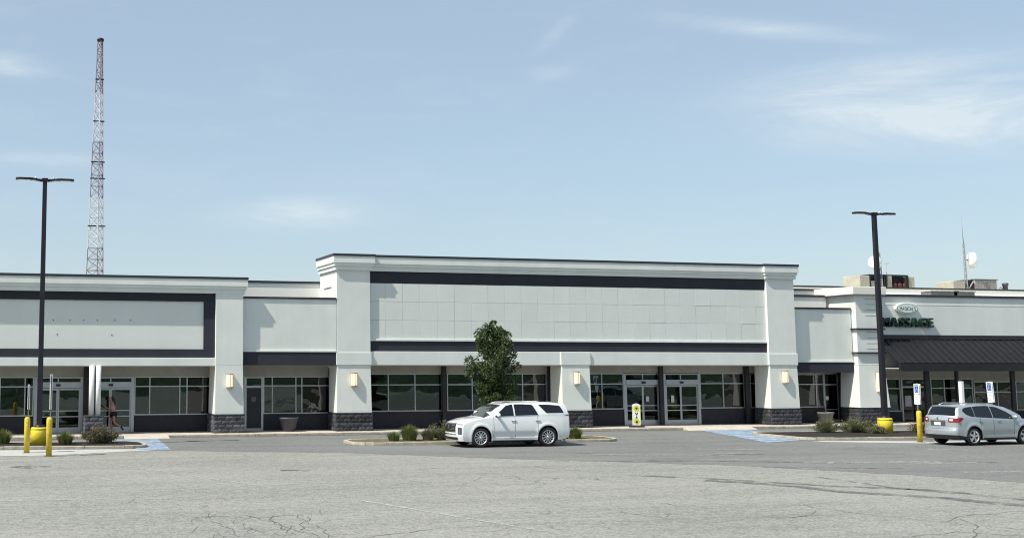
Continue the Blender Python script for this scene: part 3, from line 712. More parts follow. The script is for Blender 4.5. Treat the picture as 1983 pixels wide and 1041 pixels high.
B(fx(989.6, YR), fx(1010, YR), YR - .02, YR + .1, SWZ, .67).build('bulkhead', 'bulkhead', rk)
B(fx(989.6, YR), fx(1010, YR), YR + .06, YR + .1, 2.43, 2.75).build('bulkhead', 'header_gray', rk)
B(fx(1003.8, YR), fx(1012, YR), YR - .02, YR + .1, .672, 2.42).build('side_wall', 'header_gray', rk)
post(rk, 984, 988.8, YR - 0.3, z1=3.198)
room(rk, 41.5, 46.2, y0=YR + .12, z1=3.05)
# ---- shop on the right with the black metal canopy
shop = thing('shop_building', 'white shop at right edge with black standing seam canopy and green letters', 'building')
SX0, SX1 = 45.40, 47.06
sp = pilaster(shop, SX0, SX1, YF, 3.3, band=False, yb=56.4, flare=0.13)
B(SX0 + 0.02, SX1 - 0.02, YF + 0.02, 57.9, 3.30, 7.04).build('upper_shaft', 'stucco', sp)
for z in (3.86, 5.14): B(SX0 - 0.10, SX1 + 0.10, YF - 0.10, 57.5, z, z + 0.085).build('dark_trim', 'charcoal', sp)
for zc in (4.55, 6.35):
    for k in range(4):
        z = zc - 0.45 + 0.30 * k
        B(SX0 + 0.62, SX1 - 0.22, YF + 0.012, YF + 0.03, z, z + 0.03).build('louvre', 'header_gray', sp, 0.004)
B(SX0 - 0.28, SX1 + 0.2, YF - 0.2, 58.0, 7.042, 7.46).build('pillar_cap', 'cream_wall', sp, 0.02)
B(SX0 - 0.22, SX1 + 0.14, YF - 0.14, 57.98, 7.0, 7.04).build('cap_step', 'header_gray', sp)
YS = 55.6; RX = 78.0
B(SX1 + 0.001, RX, YS, 58.0, 3.0, 7.0).build('wall', 'stucco', shop)
B(SX1 + 0.001, RX, YS - 0.07, 58.05, 7.002, 7.13).build('coping', 'coping_metal', shop)
B(SX1 + 0.001, RX, YS - 0.010, YS - 0.001, 6.55, 6.585).build('wall_trim', 'stucco', shop)
B(45.7, RX, 58.06, 95, 0.1, 7.25).build('store_hall', 'cream_wall', shop)
B(45.7, RX, 62.0, 62.3, 7.251, 7.92).build('rear_parapet', 'parapet_white', shop)
B(45.7, RX, 61.95, 62.35, 7.922, 8.02).build('coping', 'coping_metal', shop)
# canopy: one panel after another, each with its raised seam
YE = 53.95; ZE, ZWL = 3.36, 4.70
sl_len = math.hypot(YS - YE, ZWL - ZE)
pw = 0.44
pm_ = MB(); ny, nz = -(ZWL - ZE) / sl_len, (YS - YE) / sl_len
def pt(s, h, x): return (x, YE + (YS - YE) * s + ny * h, ZE + (ZWL - ZE) * s + nz * h)
pm_.add([pt(0, 0, 0), pt(0, 0, pw - .03), pt(1, 0, pw - .03), pt(1, 0, 0), pt(0, -.03, 0), pt(0, -.03, pw - .03), pt(1, -.03, pw - .03), pt(1, -.03, 0)], [(0, 1, 2, 3), (7, 6, 5, 4), (0, 4, 5, 1), (1, 5, 6, 2), (2, 6, 7, 3), (3, 7, 4, 0)])
a = pw - .03
pm_.add([pt(0, -.03, a), pt(0, -.03, pw), pt(1, -.03, pw), pt(1, -.03, a), pt(0, .055, a), pt(0, .055, pw), pt(1, .055, pw), pt(1, .055, a)], [(0, 1, 2, 3), (7, 6, 5, 4), (0, 4, 5, 1), (1, 5, 6, 2), (2, 6, 7, 3), (3, 7, 4, 0)])
pme = pm_.mesh('roof_panel', 'black_roof')
canopy = B(SX1 + .05, RX, YE - .06, YE + .06, 2.92, ZE - .034).build('canopy_fascia', 'black_roof', shop)
for i in range(46):
    x = SX1 + 0.06 + i * pw
    if x + pw < RX: link('roof_panel', pme, canopy, (x, 0, random.uniform(-.004, .004)))
MB().profile_x([(YS - .10, ZWL - .03), (YS - .001, ZWL - .03), (YS - .001, ZWL + .20), (YS - .06, ZWL + .20)], SX1 + .05, RX).build('ridge_flashing', 'black_roof', canopy)
B(SX1 + .05, RX, YE + .06, YR + .1, 3.06, 3.10).build('soffit', 'soffit', shop)
B(SX1 - .1, RX, YR - .03, YR + .1, 2.50, 3.055).build('header', 'header_gray', shop)
ZR_ = (0.70, 1.95, 2.47)
w1 = window(shop, WR(1036, 1054), ZR_, y=YR)
xx = WR(1055.2, 1085.6)
d = MB().box(xx[0], xx[0] + .1, YR - .06, YR + .06, SWZ, 2.48).box(xx[1] - .1, xx[1], YR - .06, YR + .06, SWZ, 2.48).box(xx[0] + .1, xx[1] - .1, YR - .055, YR + .055, 1.98, 2.07).box(xx[0] + .1, xx[1] - .1, YR - .055, YR + .055, 2.44, 2.48).build('door', 'aluminium', shop)
mid = (xx[0] + xx[1]) / 2
B(mid - .03, mid + .03, YR - .05, YR + .05, SWZ, 1.98).build('meeting_stile', 'dark_frame', d)
for a, b in ((xx[0] + .1, mid - .03), (mid + .03, xx[1] - .1)):
    pane(d, a, b, SWZ + .02, 1.98, YR, 'shop_glass_dark'); 
pane(d, xx[0] + .1, xx[1] - .1, 2.07, 2.44, YR, 'shop_glass_dark')
B(mid - .62, mid - .2, YR - .03, YR - .02, .95, 1.55).build('door_notice', 'notice', d); B(mid + .12, mid + .3, YR - .03, YR - .02, 1.3, 1.5).build('door_notice', 'notice', d)
window(shop, WR(1090.5, 1106, 1124), ZR_, y=YR); window(shop, WR(1126, 1139), ZR_, y=YR)
window(shop, WR(1141, 1156, 1168, 1186), (0.70, 1.72, 2.3), y=YR, dark=(0, 2)); window(shop, WR(1190, 1208, 1226, 1244), (0.70, 1.72, 2.3), y=YR, dark=(1,))
B(fx(1140, YR), fx(1250, YR), YR - .02, YR + .09, 2.33, 2.5).build('header_strip', 'header_gray', shop)
for a, b in ((1034, 1055), (1086, 1250)): B(fx(a, YR), fx(b, YR), YR - .02, YR + .1, SWZ, .673).build('bulkhead', 'bulkhead', shop)
B(fx(1250, YR), RX, YR - .02, YR + .1, SWZ, 2.5).build('side_wall', 'stucco', shop)
room(shop, 46.3, 62, y0=YR + .12, z1=3.05)
for a, b in ((1085.2, 1090.2), (1186.3, 1190.5), (1292, 1296)): post(shop, a, b, YE + .55, z1=3.058)
post(shop, 1121.5, 1124.2, YE + .7, z1=3.058)

# ================================================================= SIGN
sg = thing('shop_sign', 'green raised letters under an oval panel on the right shop wall', 'sign')
def letters(txt, x, y, z, h, width, m, parent, depth, name='letter', font_bold=0.0, shear=0.0):
    """one object for each character, stretched so that the word has the given width"""
    dep = bpy.context.evaluated_depsgraph_get(); pen = 0.0; made = []
    for ch in txt:
        cu = bpy.data.curves.new('t', 'FONT'); cu.body = ch; cu.extrude = 0.5 * depth; cu.offset = font_bold; cu.resolution_u = 3
        o = bpy.data.objects.new('t', cu); COL.objects.link(o); dep.update()
        me = bpy.data.meshes.new_from_object(o.evaluated_get(bpy.context.evaluated_depsgraph_get()))
        COL.objects.unlink(o); bpy.data.objects.remove(o); bpy.data.curves.remove(cu)
        vs = [v.co for v in me.vertices]; w_ = max(v.x for v in vs) - min(v.x for v in vs); mn = min(v.x for v in vs)
        for v in me.vertices: v.co.x += pen - mn
        pen += w_ + 0.10; made.append(me)
    tot = pen - 0.10; hh = max(v.co.y for me in made for v in me.vertices)
    for me in made:
        for v in me.vertices:
            X, Yy, Zz = v.co; v.co = (x + X * width / tot, y - Zz, z + Yy * h / hh)
        me.materials.append(M(m)); link(name, me, parent)
p0, p1 = onY(1034, 375, YS - .2), onY(1093.5, 375, YS - .2)
ML0, ML1 = p0.x, p1.x
letters('MASSAGE', ML0, YS - 0.13, 5.34, 0.50, ML1 - ML0, 'sign_green', sg, 0.22, font_bold=0.018)
B(ML0 - .02, ML1 + .02, YS - 0.06, YS - 0.004, 5.48, 5.56).build('raceway', 'sign_green', sg)
pc = onY(1062.5, 360.8, YS - .1); hw_ = (onY(1076, 360, YS - .1).x - onY(1049.5, 360, YS - .1).x) / 2
def ellipse(a, b, n=36): return [(a * math.cos(2 * math.pi * i / n), b * math.sin(2 * math.pi * i / n)) for i in range(n)]
def elpanel(a, b, y0, y1, name, m):
    n = 36; e = ellipse(a, b, n)
    return MB().add([(pc.x + x, y0, pc.z + z) for x, z in e] + [(pc.x + x, y1, pc.z + z) for x, z in e], [tuple(range(n)), tuple(range(n, 2 * n))[::-1]] + [(i, n + i, n + (i + 1) % n, (i + 1) % n) for i in range(n)]).build(name, m, sg)
elpanel(hw_, 0.285, YS - .16, YS - .003, 'oval_panel', 'sign_white'); elpanel(hw_ * .93, 0.245, YS - .168, YS - .161, 'oval_rim', 'sign_logo_green'); elpanel(hw_ * .88, 0.215, YS - .176, YS - .169, 'oval_face', 'sign_white')
letters("MAGICAL'S", pc.x - hw_ * .70, YS - .181, pc.z - .105, .21, hw_ * 1.4, 'sign_logo_green', sg, .006)

# wall lamps
for px, z, lab in [(269, 2.52, 'lit wall lamp on the pillar left of the dark door'), (414.5, 2.56, 'lit wall lamp on the wide pillar left of the tree'), (675.5, 2.60, 'lit wall lamp on the short pillar right of the tree'), (919.5, 2.62, 'lit wall lamp on the pillar at right end of the tall store')]:
    yy = YL if px < 300 else YF
    sconce(fx(px, yy, 443), yy - 0.02, z, lab)
t = sconce(fx(1027.6, YF, 450), YF - 0.06, 2.35, 'narrow tan wall lamp on pillar partly behind the right lamp post', 0.17, 1.1, 0.12)

# ================================================================= ROOF TOP
def hvac(label, x0, y0, z, red):
    t = thing('roof_unit', label, 'air conditioner', 'roof air conditioners', (x0, y0, z))
    if red:
        B(0, .75, 0, 1.6, 0, .82).build('housing', 'beige_metal', t, .03)
        MB().box(.76, 3.7, 0, .05, .78, .85).box(.76, .84, 0, .06, 0, .78).box(1.95, 2.1, 0, .06, 0, .78).box(3.6, 3.7, 0, .06, 0, .78).box(.76, 3.7, 1.5, 1.6, 0, .9).box(.76, 3.7, 0.05, 1.5, .86, .9).build('open_frame', 'post_dark', t)
        B(2.1, 2.4, -.02, .3, 0, .82).build('door_flap', 'beige_metal', t); B(3.7, 4.25, .1, 1.5, 0, .8).build('end_panel', 'beige_metal', t, .02)
        for k in range(3): MB().lathe([(0, 0), (.15, .02), (.16, .3), (.1, .36), (0, .38)], 12, (2.75 + .36 * k, .17, .02)).build('compressor', 'rust_red', t)
        B(.85, 3.59, .34, 1.49, 0, .855).build('dark_bay_fill', 'interior_dark', t); B(.95, 1.6, .2, .33, 0, .5).build('panel', 'beige_metal', t)  # dark box fills the open bay, standing in for the shade inside
    else:
        B(0, 1.0, 0, 1.5, 0, .62).build('housing', 'beige_metal', t, .05)
        MB().frustum((1.02, 1.7, .05, 1.5), (1.02, 1.7, .05, 1.5), 0, .68).build('dark_gap_fill', 'interior_dark', t)  # solid dark block in the gap between housings, its shade put into colour
        MB().tube([(1.12, -.02, 0), (1.62, -.02, .62)], .05).build('brace', 'galvanized', t)
        B(1.72, 3.5, 0, 1.6, 0, .72).build('coil_box', 'beige_metal', t, .02)
        for k in range(14): B(1.80 + .12 * k, 1.86 + .12 * k, -.02, -.002, .08, .64).build('slat', 'galvanized', t)
        B(1.70, 3.55, -.05, 1.65, .722, .78).build('lid', 'planter_grey', t)
    return t
hvac('beige roof unit with black open bay behind the right lamp post', *onY(1008, 335, 64.5)[:2], 8.12, True)
hvac('beige slatted roof unit beside the white dish', *onY(1117, 338, 64.5)[:2], 8.08, False)
for px, wd, lab in [(1095, 1.9, 'low grey roof vent box nearer the green sign'), (1122, 1.5, 'low flat roof vent box right of the other')]:
    p = onY(px - 4, 345, 58.6)
    t = thing('roof_vent', lab, 'roof vent', None, (p.x, 58.6, 7.25))
    B(0, wd, 0, .8, 0, .30).build('vent_box', 'planter_grey', t, .02); B(-.06, wd + .06, -.06, .86, .302, .36).build('vent_lid', 'beige_metal', t, .01)
t = thing('roof_pipe', 'small dark pipe vent on roof at far right', 'pipe', None, (onY(1178, 335, 64.5).x, 64.5, 7.25))
MB().lathe([(.16, 0), (.16, 1.2), (.2, 1.2), (.2, 1.38)], 12).build('pipe', 'planter_plum', t); MB().tube([(-.9, 0, 0.6), (-.4, 0, 1.1), (-.15, 0, .95)], .05).build('stay', 'galvanized', t)
def lattice(m_, base, top, w0, w1, n, r=.03, legs=3):
    base, top = Vector(base), Vector(top)
    ring = lambda t: [base.lerp(top, t) + Vector((math.cos(2 * math.pi * k / legs + .6), math.sin(2 * math.pi * k / legs + .6), 0)) * (w0 + (w1 - w0) * t) / 1.73 for k in range(legs)]
    for i in range(n):
        a, b = ring(i / n), ring((i + 1) / n)
        for k in range(legs):
            m_.tube([a[k], b[k]], r, 4, False); m_.tube([a[k], b[(k + 1) % legs]], r * .6, 4, False); m_.tube([a[(k + 1) % legs], b[k]], r * .6, 4, False); m_.tube([b[k], b[(k + 1) % legs]], r * .6, 4, False)
    return m_
def dish(parent, c, r, facing):
    o = MB().lathe([(0, .06), (r * .6, .05), (r * .93, .0), (r, -.06), (r, -.30), (r * .75, -.38), (0, -.46)], 24, (0, 0, 0), 'x').build('dish', 'dish_white', parent)
    o.location = c; o.rotation_euler = (0, 0, facing); return o
pm2 = onY(1133, 335, 64.5); mt = onY(1129, 250, 64.5); md = onY(1130.5, 285, 64.5)
t = thing('antenna_mast', 'thin roof mast with white drum dish and whip aerial at right', 'antenna', None, (0, 0, 0))
lattice(MB(), (pm2.x, 64.5, 7.25), (pm2.x - .05, 64.5, md.z), .2, .12, 10, .018).build('mast', 'galvanized', t)
MB().tube([(pm2.x - .05, 64.5, md.z), (pm2.x - .09, 64.5, md.z + .8), (pm2.x - .12, 64.5, mt.z)], [.03, .02, .008], 5).build('whip', 'galvanized', t)
dc = onY(1142.3, 304.3, 64.5); dish(t, dc, .52, R(-28))
MB().tube([(pm2.x, 64.5, dc.z), (dc.x - .35, dc.y + .1, dc.z)], .05, 6).build('bracket', 'galvanized', t)
pL = onY(1033.2, 322, 64.5)
t = thing('antenna_mast', 'short roof mast with white drum dish partly behind the right lamp post', 'antenna', None, (0, 0, 0))
lattice(MB(), (pL.x, 64.5, 7.25), (pL.x - .1, 64.5, onY(1032, 295, 64.5).z), .18, .12, 10, .018).build('mast', 'galvanized', t)
dc = onY(1023, 307, 64.5); dish(t, dc, .42, R(190)); MB().tube([(pL.x, 64.5, dc.z), (dc.x + .25, dc.y, dc.z)], .05, 6).build('bracket', 'galvanized', t)
px_ = onY(1038.5, 308, 64.5); MB().tube([(px_.x, 64.5, 7.25), (px_.x, 64.5, px_.z)], .02, 5).tube([(px_.x - .2, 64.5, px_.z), (px_.x + .2, 64.5, px_.z)], .015, 4).build('aerial', 'galvanized', t)

# radio tower far behind
t = thing('radio_tower', 'tall red and white lattice radio tower behind the left store', 'tower', None, (0, 0, 0))
TB, TT = Vector((12.8, 150, 0)), Vector((12.92, 150, 44.2))
wz = lambda z: 2.75 - (2.75 - .62) * z / 44.2
for i, (z0, z1, m) in enumerate([(0, 8.0, 'tower_white'), (8.0, 17.8, 'tower_red'), (17.8, 24.2, 'tower_white'), (24.2, 31.2, 'tower_red'), (31.2, 37.5, 'tower_white'), (37.5, 44.2, 'tower_red')]):
    P_ = lambda z: TB.lerp(TT, z / 44.2)
    lattice(MB(), P_(z0), P_(z1), wz(z0), wz(z1), max(3, round((z1 - z0) / 1.35)), .055).build('lattice_section', m, t)
MB().lathe([(.42, 0), (.46, .25), (.3, .4)], 10, (12.92, 150, 44.2)).build('beacon', 'lamp_metal', t)
for z in (12.0, 26.5, 28.6, 20.5, 33.8, 39.2):
    p = TB.lerp(TT, z / 44.2); MB().box(p.x - wz(z) * .62, p.x + wz(z) * .62, 149.0 + .9, 150.1, z, z + .14).build('platform_bar', 'lamp_metal', t)

# ================================================================= STREET FURNITURE
def lamp_post(label, x, y, h):
    t = thing('lamp_post', label, 'lamp post', 'double headed parking lot lamp posts', (x, y, 0))
    MB().frustum((-.105, .105, -.105, .105), (-.085, .085, -.085, .085), .75, h - .1).build('pole', 'lamp_metal', t)
    MB().lathe([(.2, .74), (.2, .82), (.13, .9)], 16).build('base_cover', 'lamp_metal', t)
    B(-.12, .12, -.12, .12, h - .1, h + .02).build('pole_cap', 'lamp_metal', t)
    for s in (-1, 1):
        MB().add([(s * a, b, c) for a, b, c in [(.1, -.06, h - .13), (.1, .06, h - .13), (.1, .06, h - .02), (.1, -.06, h - .02), (.45, -.13, h - .06), (.45, .13, h - .06), (.45, .13, h), (.45, -.13, h)]],
                 [(0, 1, 2, 3), (7, 6, 5, 4), (0, 4, 5, 1), (1, 5, 6, 2), (2, 6, 7, 3), (3, 7, 4, 0)]).build('arm', 'lamp_metal', t)
        hd = MB().prism([(s * .45, -.15), (s * .62, -.2), (s * 1.05, -.19), (s * 1.16, -.1), (s * 1.16, .1), (s * 1.05, .19), (s * .62, .2), (s * .45, .15)][::s], h - .065, h + .015).build('lamp_head', 'lamp_metal', t, .01)
        B(min(s * .6, s * 1.05), max(s * .6, s * 1.05), -.14, .14, h - .08, h - .066).build('lens', 'lens_white', hd)
        MB().lathe([(.03, 0), (.03, .07), (.0, .09)], 8, (s * .36, 0, h + .0)).build('photocell', 'lens_white', t)
    b = MB().lathe([(.325, 0.02), (.335, .6), (.31, .64), (.34, .66), (.30, .72), (0, .74)], 28, (0, 0, .06)).build('yellow_base', 'yellow_plastic', t)
    return t
lamp_post('dark lamp post in yellow round base at left, between yellow bollards', 2.10, 49.1, 10.75)
_b, _t = onY(1037, 490, 47.8), onY(1024, 249, 47.8)
lamp_post('dark lamp post in yellow round base in the right planting bed', _b.x, 47.8, _t.z).rotation_euler = (0, math.atan((_t.x - _b.x) / (_t.z - .8)), 0)
BOL = []
def bollard(label, x, y, h, signs, tilt=0.0):
    t = thing('bollard', label, 'bollard', 'yellow bollards', (x, y, 0)); t.rotation_euler = (0, tilt, 0)
    MB().lathe([(.105, -.02), (.105, h - .08), (.085, h - .02), (.04, h), (0, h + .005)], 20).build('bollard_sleeve', 'yellow_paint', t)
    MB().lathe([(.19, 0.006), (.17, .014), (.1, .018)], 16).build('base_patch', 'crack_fill', t)
    return t
def parking_sign(label, x, y, z0, n, face=1, tilt=0.0, h=0.46):
    """steel strap with sign plates facing along the kerb"""
    t = thing('parking_sign', label, 'sign', 'accessible parking signs on bollards', (x, y, z0)); t.rotation_euler = (tilt, 0, 0)
    H = n * h
    B(-.02, .02, -.025, .025, -.35, H + .3).build('sign_strap', 'steel', t)
    for k in range(n):
        z = .28 + k * h
        pl_ = B(-.034, -.022, -.155, .155, z, z + h - .015).build('sign_plate', 'sign_white', t)
        B(.022, .034, -.155, .155, z, z + h - .015).build('sign_plate', 'sign_white', t)
        if k == n - 1:
            for sx in (-.040,):
                B(sx, sx + .0045, -.105, .105, z + .06, z + .31).build('blue_field', 'sign_blue', pl_)
                wc = MB().lathe([(.05, 0), (.062, 0), (.062, .002), (.05, .002)], 16, (sx - .003, .0, z + .14), 'x', caps=False)
                wc.box(sx - .003, sx - .0005, -.012, .012, z + .17, z + .26).box(sx - .003, sx - .0005, -.05, .0, z + .18, z + .2).build('wheelchair_mark', 'sign_white', pl_)
                MB().box(sx, sx + .0045, -.12, .12, z + .335, z + .36).box(sx, sx + .0045, -.10, .10, z + .38, z + .405).build('sign_text', 'sign_logo_green', pl_)
        else:
            m_ = MB()
            for r in range(3): m_.box(-.0385, -.0345, -.11, .11, z + .1 + r * .1, z + .125 + r * .1)
            m_.build('sign_text', 'notice', pl_)
    return t
bollard('yellow bollard left of the lamp base, carrying an edge-on sign', 1.53, 45.95, 1.32, 0)
bollard('nearest yellow bollard, right of the left lamp base', 2.24, 44.05, 1.38, 0)
parking_sign('thin edge-on white sign on the left bollard', 1.56, 45.95, 1.32, 2)
parking_sign('tall thin edge-on white sign on the nearest bollard at left', 2.27, 44.05, 1.38, 3, h=.42)
bollard('single yellow bollard by the kerb left of the silver car', 38.33, 42.95, 1.32, 0, R(.6))
parking_sign('blue and white parking sign on the bollard left of the silver car', 38.31, 42.95, 1.30, 2, tilt=R(.8), h=.44)
p = onZ(1166, 513.5)
bollard('yellow bollard hidden behind the silver car', p.x, p.y, 1.30, 0)
parking_sign('leaning blue and white parking sign rising behind the silver car', p.x - .03, p.y, 1.32, 2, tilt=R(-4.5), h=.46)

p = onZ(1130, 513.5)
t = thing('sign_post', 'plain narrow white sign post rising behind the silver car roof', 'sign', None, (p.x, p.y, 0))
B(-.03, .03, -.03, .03, 0, 1.5).build('steel_post', 'steel', t); B(-.07, .07, -.09, .09, 1.2, 2.52).build('white_sleeve', 'sign_white', t, .01)
def planter(label, x, y, m, r=.47, h=.66):
    t = thing('planter', label, 'planter', None, (x, y, SWZ))
    MB().lathe([(r * .62, 0), (r * .93, h * .86), (r, h * .86), (r, h), (r * .88, h), (r * .84, h * .8), (0, h * .8)], 28).build('pot', m, t)
    MB().lathe([(r * .83, h * .805), (r * .5, h * .84), (0, h * .86)], 16, caps=False).build('soil', 'mulch', t)
planter('dark plum tapered planter pot beside the dark door', fx(338.3, 55.5, 495), 55.5, 'planter_plum')
planter('grey tapered planter pot at the right link doorway', fx(967.2, 55.4, 490), 55.4, 'planter_grey', .45, .62)

# standing advertising board by the doors
bp = onZ(741.6, 499.3, SWZ)
t = thing('advert_board', 'tall narrow white and yellow standing board before the sliding doors', 'sign board', None, (bp.x, 54.75, SWZ), R(-14))
MB().prism([(-.34, -.2), (.34, -.2), (.40, 0), (.34, .2), (-.34, .2), (-.40, 0)], 0, .09).build('rubber_base', 'plastic_black', t, .02)
n = 12; ol = [(-.205, .1)] + [( .205, .1)] + [(.205 * math.cos(math.pi * i / n), 1.06 + .13 * math.sin(math.pi * i / n)) for i in range(n + 1)]
def yprism(poly, y0, y1): 
    k = len(poly); return MB().add([(x, y0, z) for x, z in poly] + [(x, y1, z) for x, z in poly], [tuple(range(k)), tuple(range(k, 2 * k))[::-1]] + [(i, k + i, k + (i + 1) % k, (i + 1) % k) for i in range(k)])
bd = yprism(ol, -.03, .03).build('board', 'sign_white', t)
def disc(cx, cz, a, b, y, m, name): yprism([(cx + a * math.cos(2 * math.pi * i / 20), cz + b * math.sin(2 * math.pi * i / 20)) for i in range(20)], y - .004, y).build(name, m, bd)
disc(0, .93, .15, .16, -.0305, 'board_yellow', 'yellow_disc'); disc(0, .95, .06, .05, -.035, 'ink', 'dark_mark')
disc(0, .30, .15, .15, -.0305, 'board_yellow', 'yellow_disc'); disc(0, .27, .06, .06, -.035, 'ink', 'dark_mark')
yprism([(-.09, .74), (-.05, .74), (0, .66), (.05, .74), (.09, .74), (.02, .60), (-.02, .60)], -.0345, -.0305).build('dark_mark', 'ink', bd)
yprism([(-.07, .46), (.07, .46), (.0, .57)], -.0345, -.0305).build('dark_mark', 'ink', bd)
MB().box(-.204, -.18, -.0345, -.0305, .12, 1.05).box(.18, .204, -.0345, -.0305, .12, 1.05).build('yellow_edge', 'board_yellow', bd)

# ================================================================= PLANTS
def leaf_quads(pts, size, rng, up=0.3):
    """small folded leaves at the given points"""
    m_ = MB(); vs = []; fs = []
    for p, out in pts:
        d = (Vector(out) + Vector((rng.gauss(0, .7), rng.gauss(0, .7), rng.gauss(up, .6)))).normalized()
        s = d.cross(Vector((rng.gauss(0, 1), rng.gauss(0, 1), rng.gauss(0, 1)))).normalized(); L = size * rng.uniform(.65, 1.35); wv = L * .34
        o = len(vs); p = Vector(p); nrm = d.cross(s) * L * .12
        vs += [p, p + d * L * .5 + s * wv + nrm, p + d * L, p + d * L * .5 - s * wv + nrm]
        fs += [(o, o + 1, o + 2, o + 3)]
    return m_.add(vs, fs)
def raw(m_, name, mt, parent):
    me = bpy.data.meshes.new(name); me.from_pydata([tuple(v) for v in m_.v], [], m_.f); me.materials.append(M(mt)); return link(name, me, parent)
rng = random.Random(11)
tr = thing('street_tree', 'small upright oval leafy tree behind the white car', 'tree', None, (20.98, 47.6, .1))
trunk = MB().tube([(0, 0, 0), (.03, 0, .8), (-.02, .02, 1.6), (.02, 0, 2.6), (0, 0, 3.6), (.03, 0, 4.4)], [.075, .06, .055, .045, .03, .012], 8)
trunk.build('trunk', 'bark', tr)
limbs = MB(); clumps = []
def crown_r(z):     # half width of the crown by height above ground
    pts = [(1.25, .30), (1.6, .72), (2.2, .92), (2.8, 1.05), (3.3, 1.04), (3.8, .96), (4.2, .80), (4.5, .55), (4.8, .22)]
    return 0.85 * float(np.interp(z, [a for a, _ in pts], [b for _, b in pts]))
for i in range(52):
    z = 1.35 + 3.35 * (i + rng.random()) / 52; a = i * 2.399 + rng.uniform(-.4, .4); rr = crown_r(z) * rng.choice((.55, .8, 1.0, 1.14)) * rng.uniform(.92, 1.06)
    z0 = max(1.0, z - .55 - .3 * rr); e = Vector((math.cos(a) * rr, math.sin(a) * rr, z))
    limbs.tube([(0, 0, z0), (e.x * .5, e.y * .5, z0 + (z - z0) * .45), e], [.02, .014, .005], 5)
    clumps.append((e, rng.uniform(.13, .32)))
    for k in range(1 + i % 2):
        q = Vector((e.x * rng.uniform(.35, .8), e.y * rng.uniform(.35, .8), z0 + (z - z0) * rng.uniform(.5, .95))) ; clumps.append((q, rng.uniform(.16, .27)))
for a, rr, z, s in [(0.2, .74, 4.05, .14), (2.9, .62, 4.15, .13), (1.0, .1, 4.92, .12), (3.3, .28, 4.72, .14), (0.1, .52, 4.5, .12), (3.1, .98, 2.75, .14), (0, .98, 2.6, .13), (3.2, .9, 3.1, .12)]:
    e = Vector((math.cos(a) * rr, math.sin(a) * rr, z)); clumps.append((e, s)); limbs.tube([(0, 0, z - .7), e * .6 + Vector((0, 0, z * .4 - .2)), e], [.015, .01, .004], 5)
limbs.build('limbs', 'bark', tr)
pts = []
for c, r in clumps:
    for k in range(int(540 * r)):
        d = Vector((rng.gauss(0, 1), rng.gauss(0, 1), rng.gauss(0, .85))); d *= (r * rng.random() ** .45) / max(d.length, .01); pts.append((c + d, (d.normalized() + Vector((c.x, c.y, 0)) * .4)))
raw(leaf_quads(pts, .095, rng), 'crown', 'tree_leaf', tr)

def grass_clump(label, x, y, r, h, n, mt='grass_leaf', z=.11, name='grass_clump', cat='plant', group='grassy clumps in the planting beds'):
    t = thing(name, label, cat, group, (x, y, z)); m_ = MB(); vs = []; fs = []
    for i in range(n):
        a = rng.uniform(0, 6.283); q = rng.random() ** .6; lean = q * rng.uniform(.5, 1.0); L = h * rng.uniform(.7, 1.15); wd = .014
        bx, by = math.cos(a) * r * q * .45, math.sin(a) * r * q * .45; dx, dy = math.cos(a), math.sin(a); o = len(vs)
        for s_ in (0, .5, 1):
            hx = bx + dx * r * .62 * lean * s_ ** 1.6; hy = by + dy * r * .62 * lean * s_ ** 1.6; hz = L * (s_ - .38 * lean * s_ ** 2.4); w2 = wd * (1 - s_ * .85)
            vs += [(hx - dy * w2, hy + dx * w2, hz), (hx + dy * w2, hy - dx * w2, hz)]
        fs += [(o, o + 1, o + 3, o + 2), (o + 2, o + 3, o + 5, o + 4)]
    m_.add(vs, fs); raw(m_, 'blades', mt, t)
    MB().lathe([(r * .3, -.02), (r * .28, .04), (r * .15, .07), (0, .08)], 10, caps=False).build('root_tuft', 'soil_grass', t)
    return t
def shrub(label, x, y, rx, ry, h, n, mt, z=.10, size=.06, group='low shrubs in the planting beds'):
    t = thing('shrub', label, 'shrub', group, (x, y, z)); pts = []; st = MB()
    for i in range(26):
        a = rng.uniform(0, 6.283); q = rng.random() ** .5; zz = h * rng.uniform(.45, 1.0) * (1 - .45 * q * q); e = Vector((math.cos(a) * rx * q, math.sin(a) * ry * q, zz))
        st.tube([(e.x * .25, e.y * .25, 0), (e.x * .6, e.y * .6, zz * .55), e], [.010, .008, .003], 4, False)
        for k in range(n // 26):
            s = rng.random() ** .5; c = Vector((e.x * (.25 + .75 * s), e.y * (.25 + .75 * s), zz * s)); d = Vector((rng.gauss(0, .075), rng.gauss(0, .075), rng.gauss(0, .06))); q2 = c + d
            if q2.z > 0: pts.append((q2, Vector((e.x, e.y, .5)).normalized()))
    st.build('stems', 'bark', t); raw(leaf_quads(pts, size, rng, .5), 'foliage', mt, t); return t
# left bed
q = onZ(3, 522.5); grass_clump('green grassy clump cut by the left photo edge', q.x, 49.9, .55, .58, 620)
q = onZ(78, 523); grass_clump('yellow green grassy clump right of the left lamp base', 3.12, 48.9, .52, .5, 700)
shrub('rounded grey brown shrub before the stone pedestal', 4.50, 49.1, .72, .55, .72, 9000, 'dry_leaf', size=.055)
# middle bed
grass_clump('small pale grass clump at left end of the middle bed', 16.45, 47.6, .44, .40, 420); grass_clump('tall green grass clump second from the left end of the middle bed', 17.2, 47.8, .58, .64, 900)
grass_clump('straw coloured grass clump between two green ones', 18.0, 47.7, .46, .5, 520, 'dry_leaf'); shrub('grey green feathery shrub touching the white car nose', 18.75, 47.9, .66, .5, .78, 5200, 'shrub_leaf', size=.05)
shrub('feathery shrub partly behind the white car nose', 19.4, 47.9, .5, .45, .6, 2600, 'shrub_leaf', size=.05)
grass_clump('green grass clump behind the tail of the white car', 24.55, 47.3, .5, .52, 700)
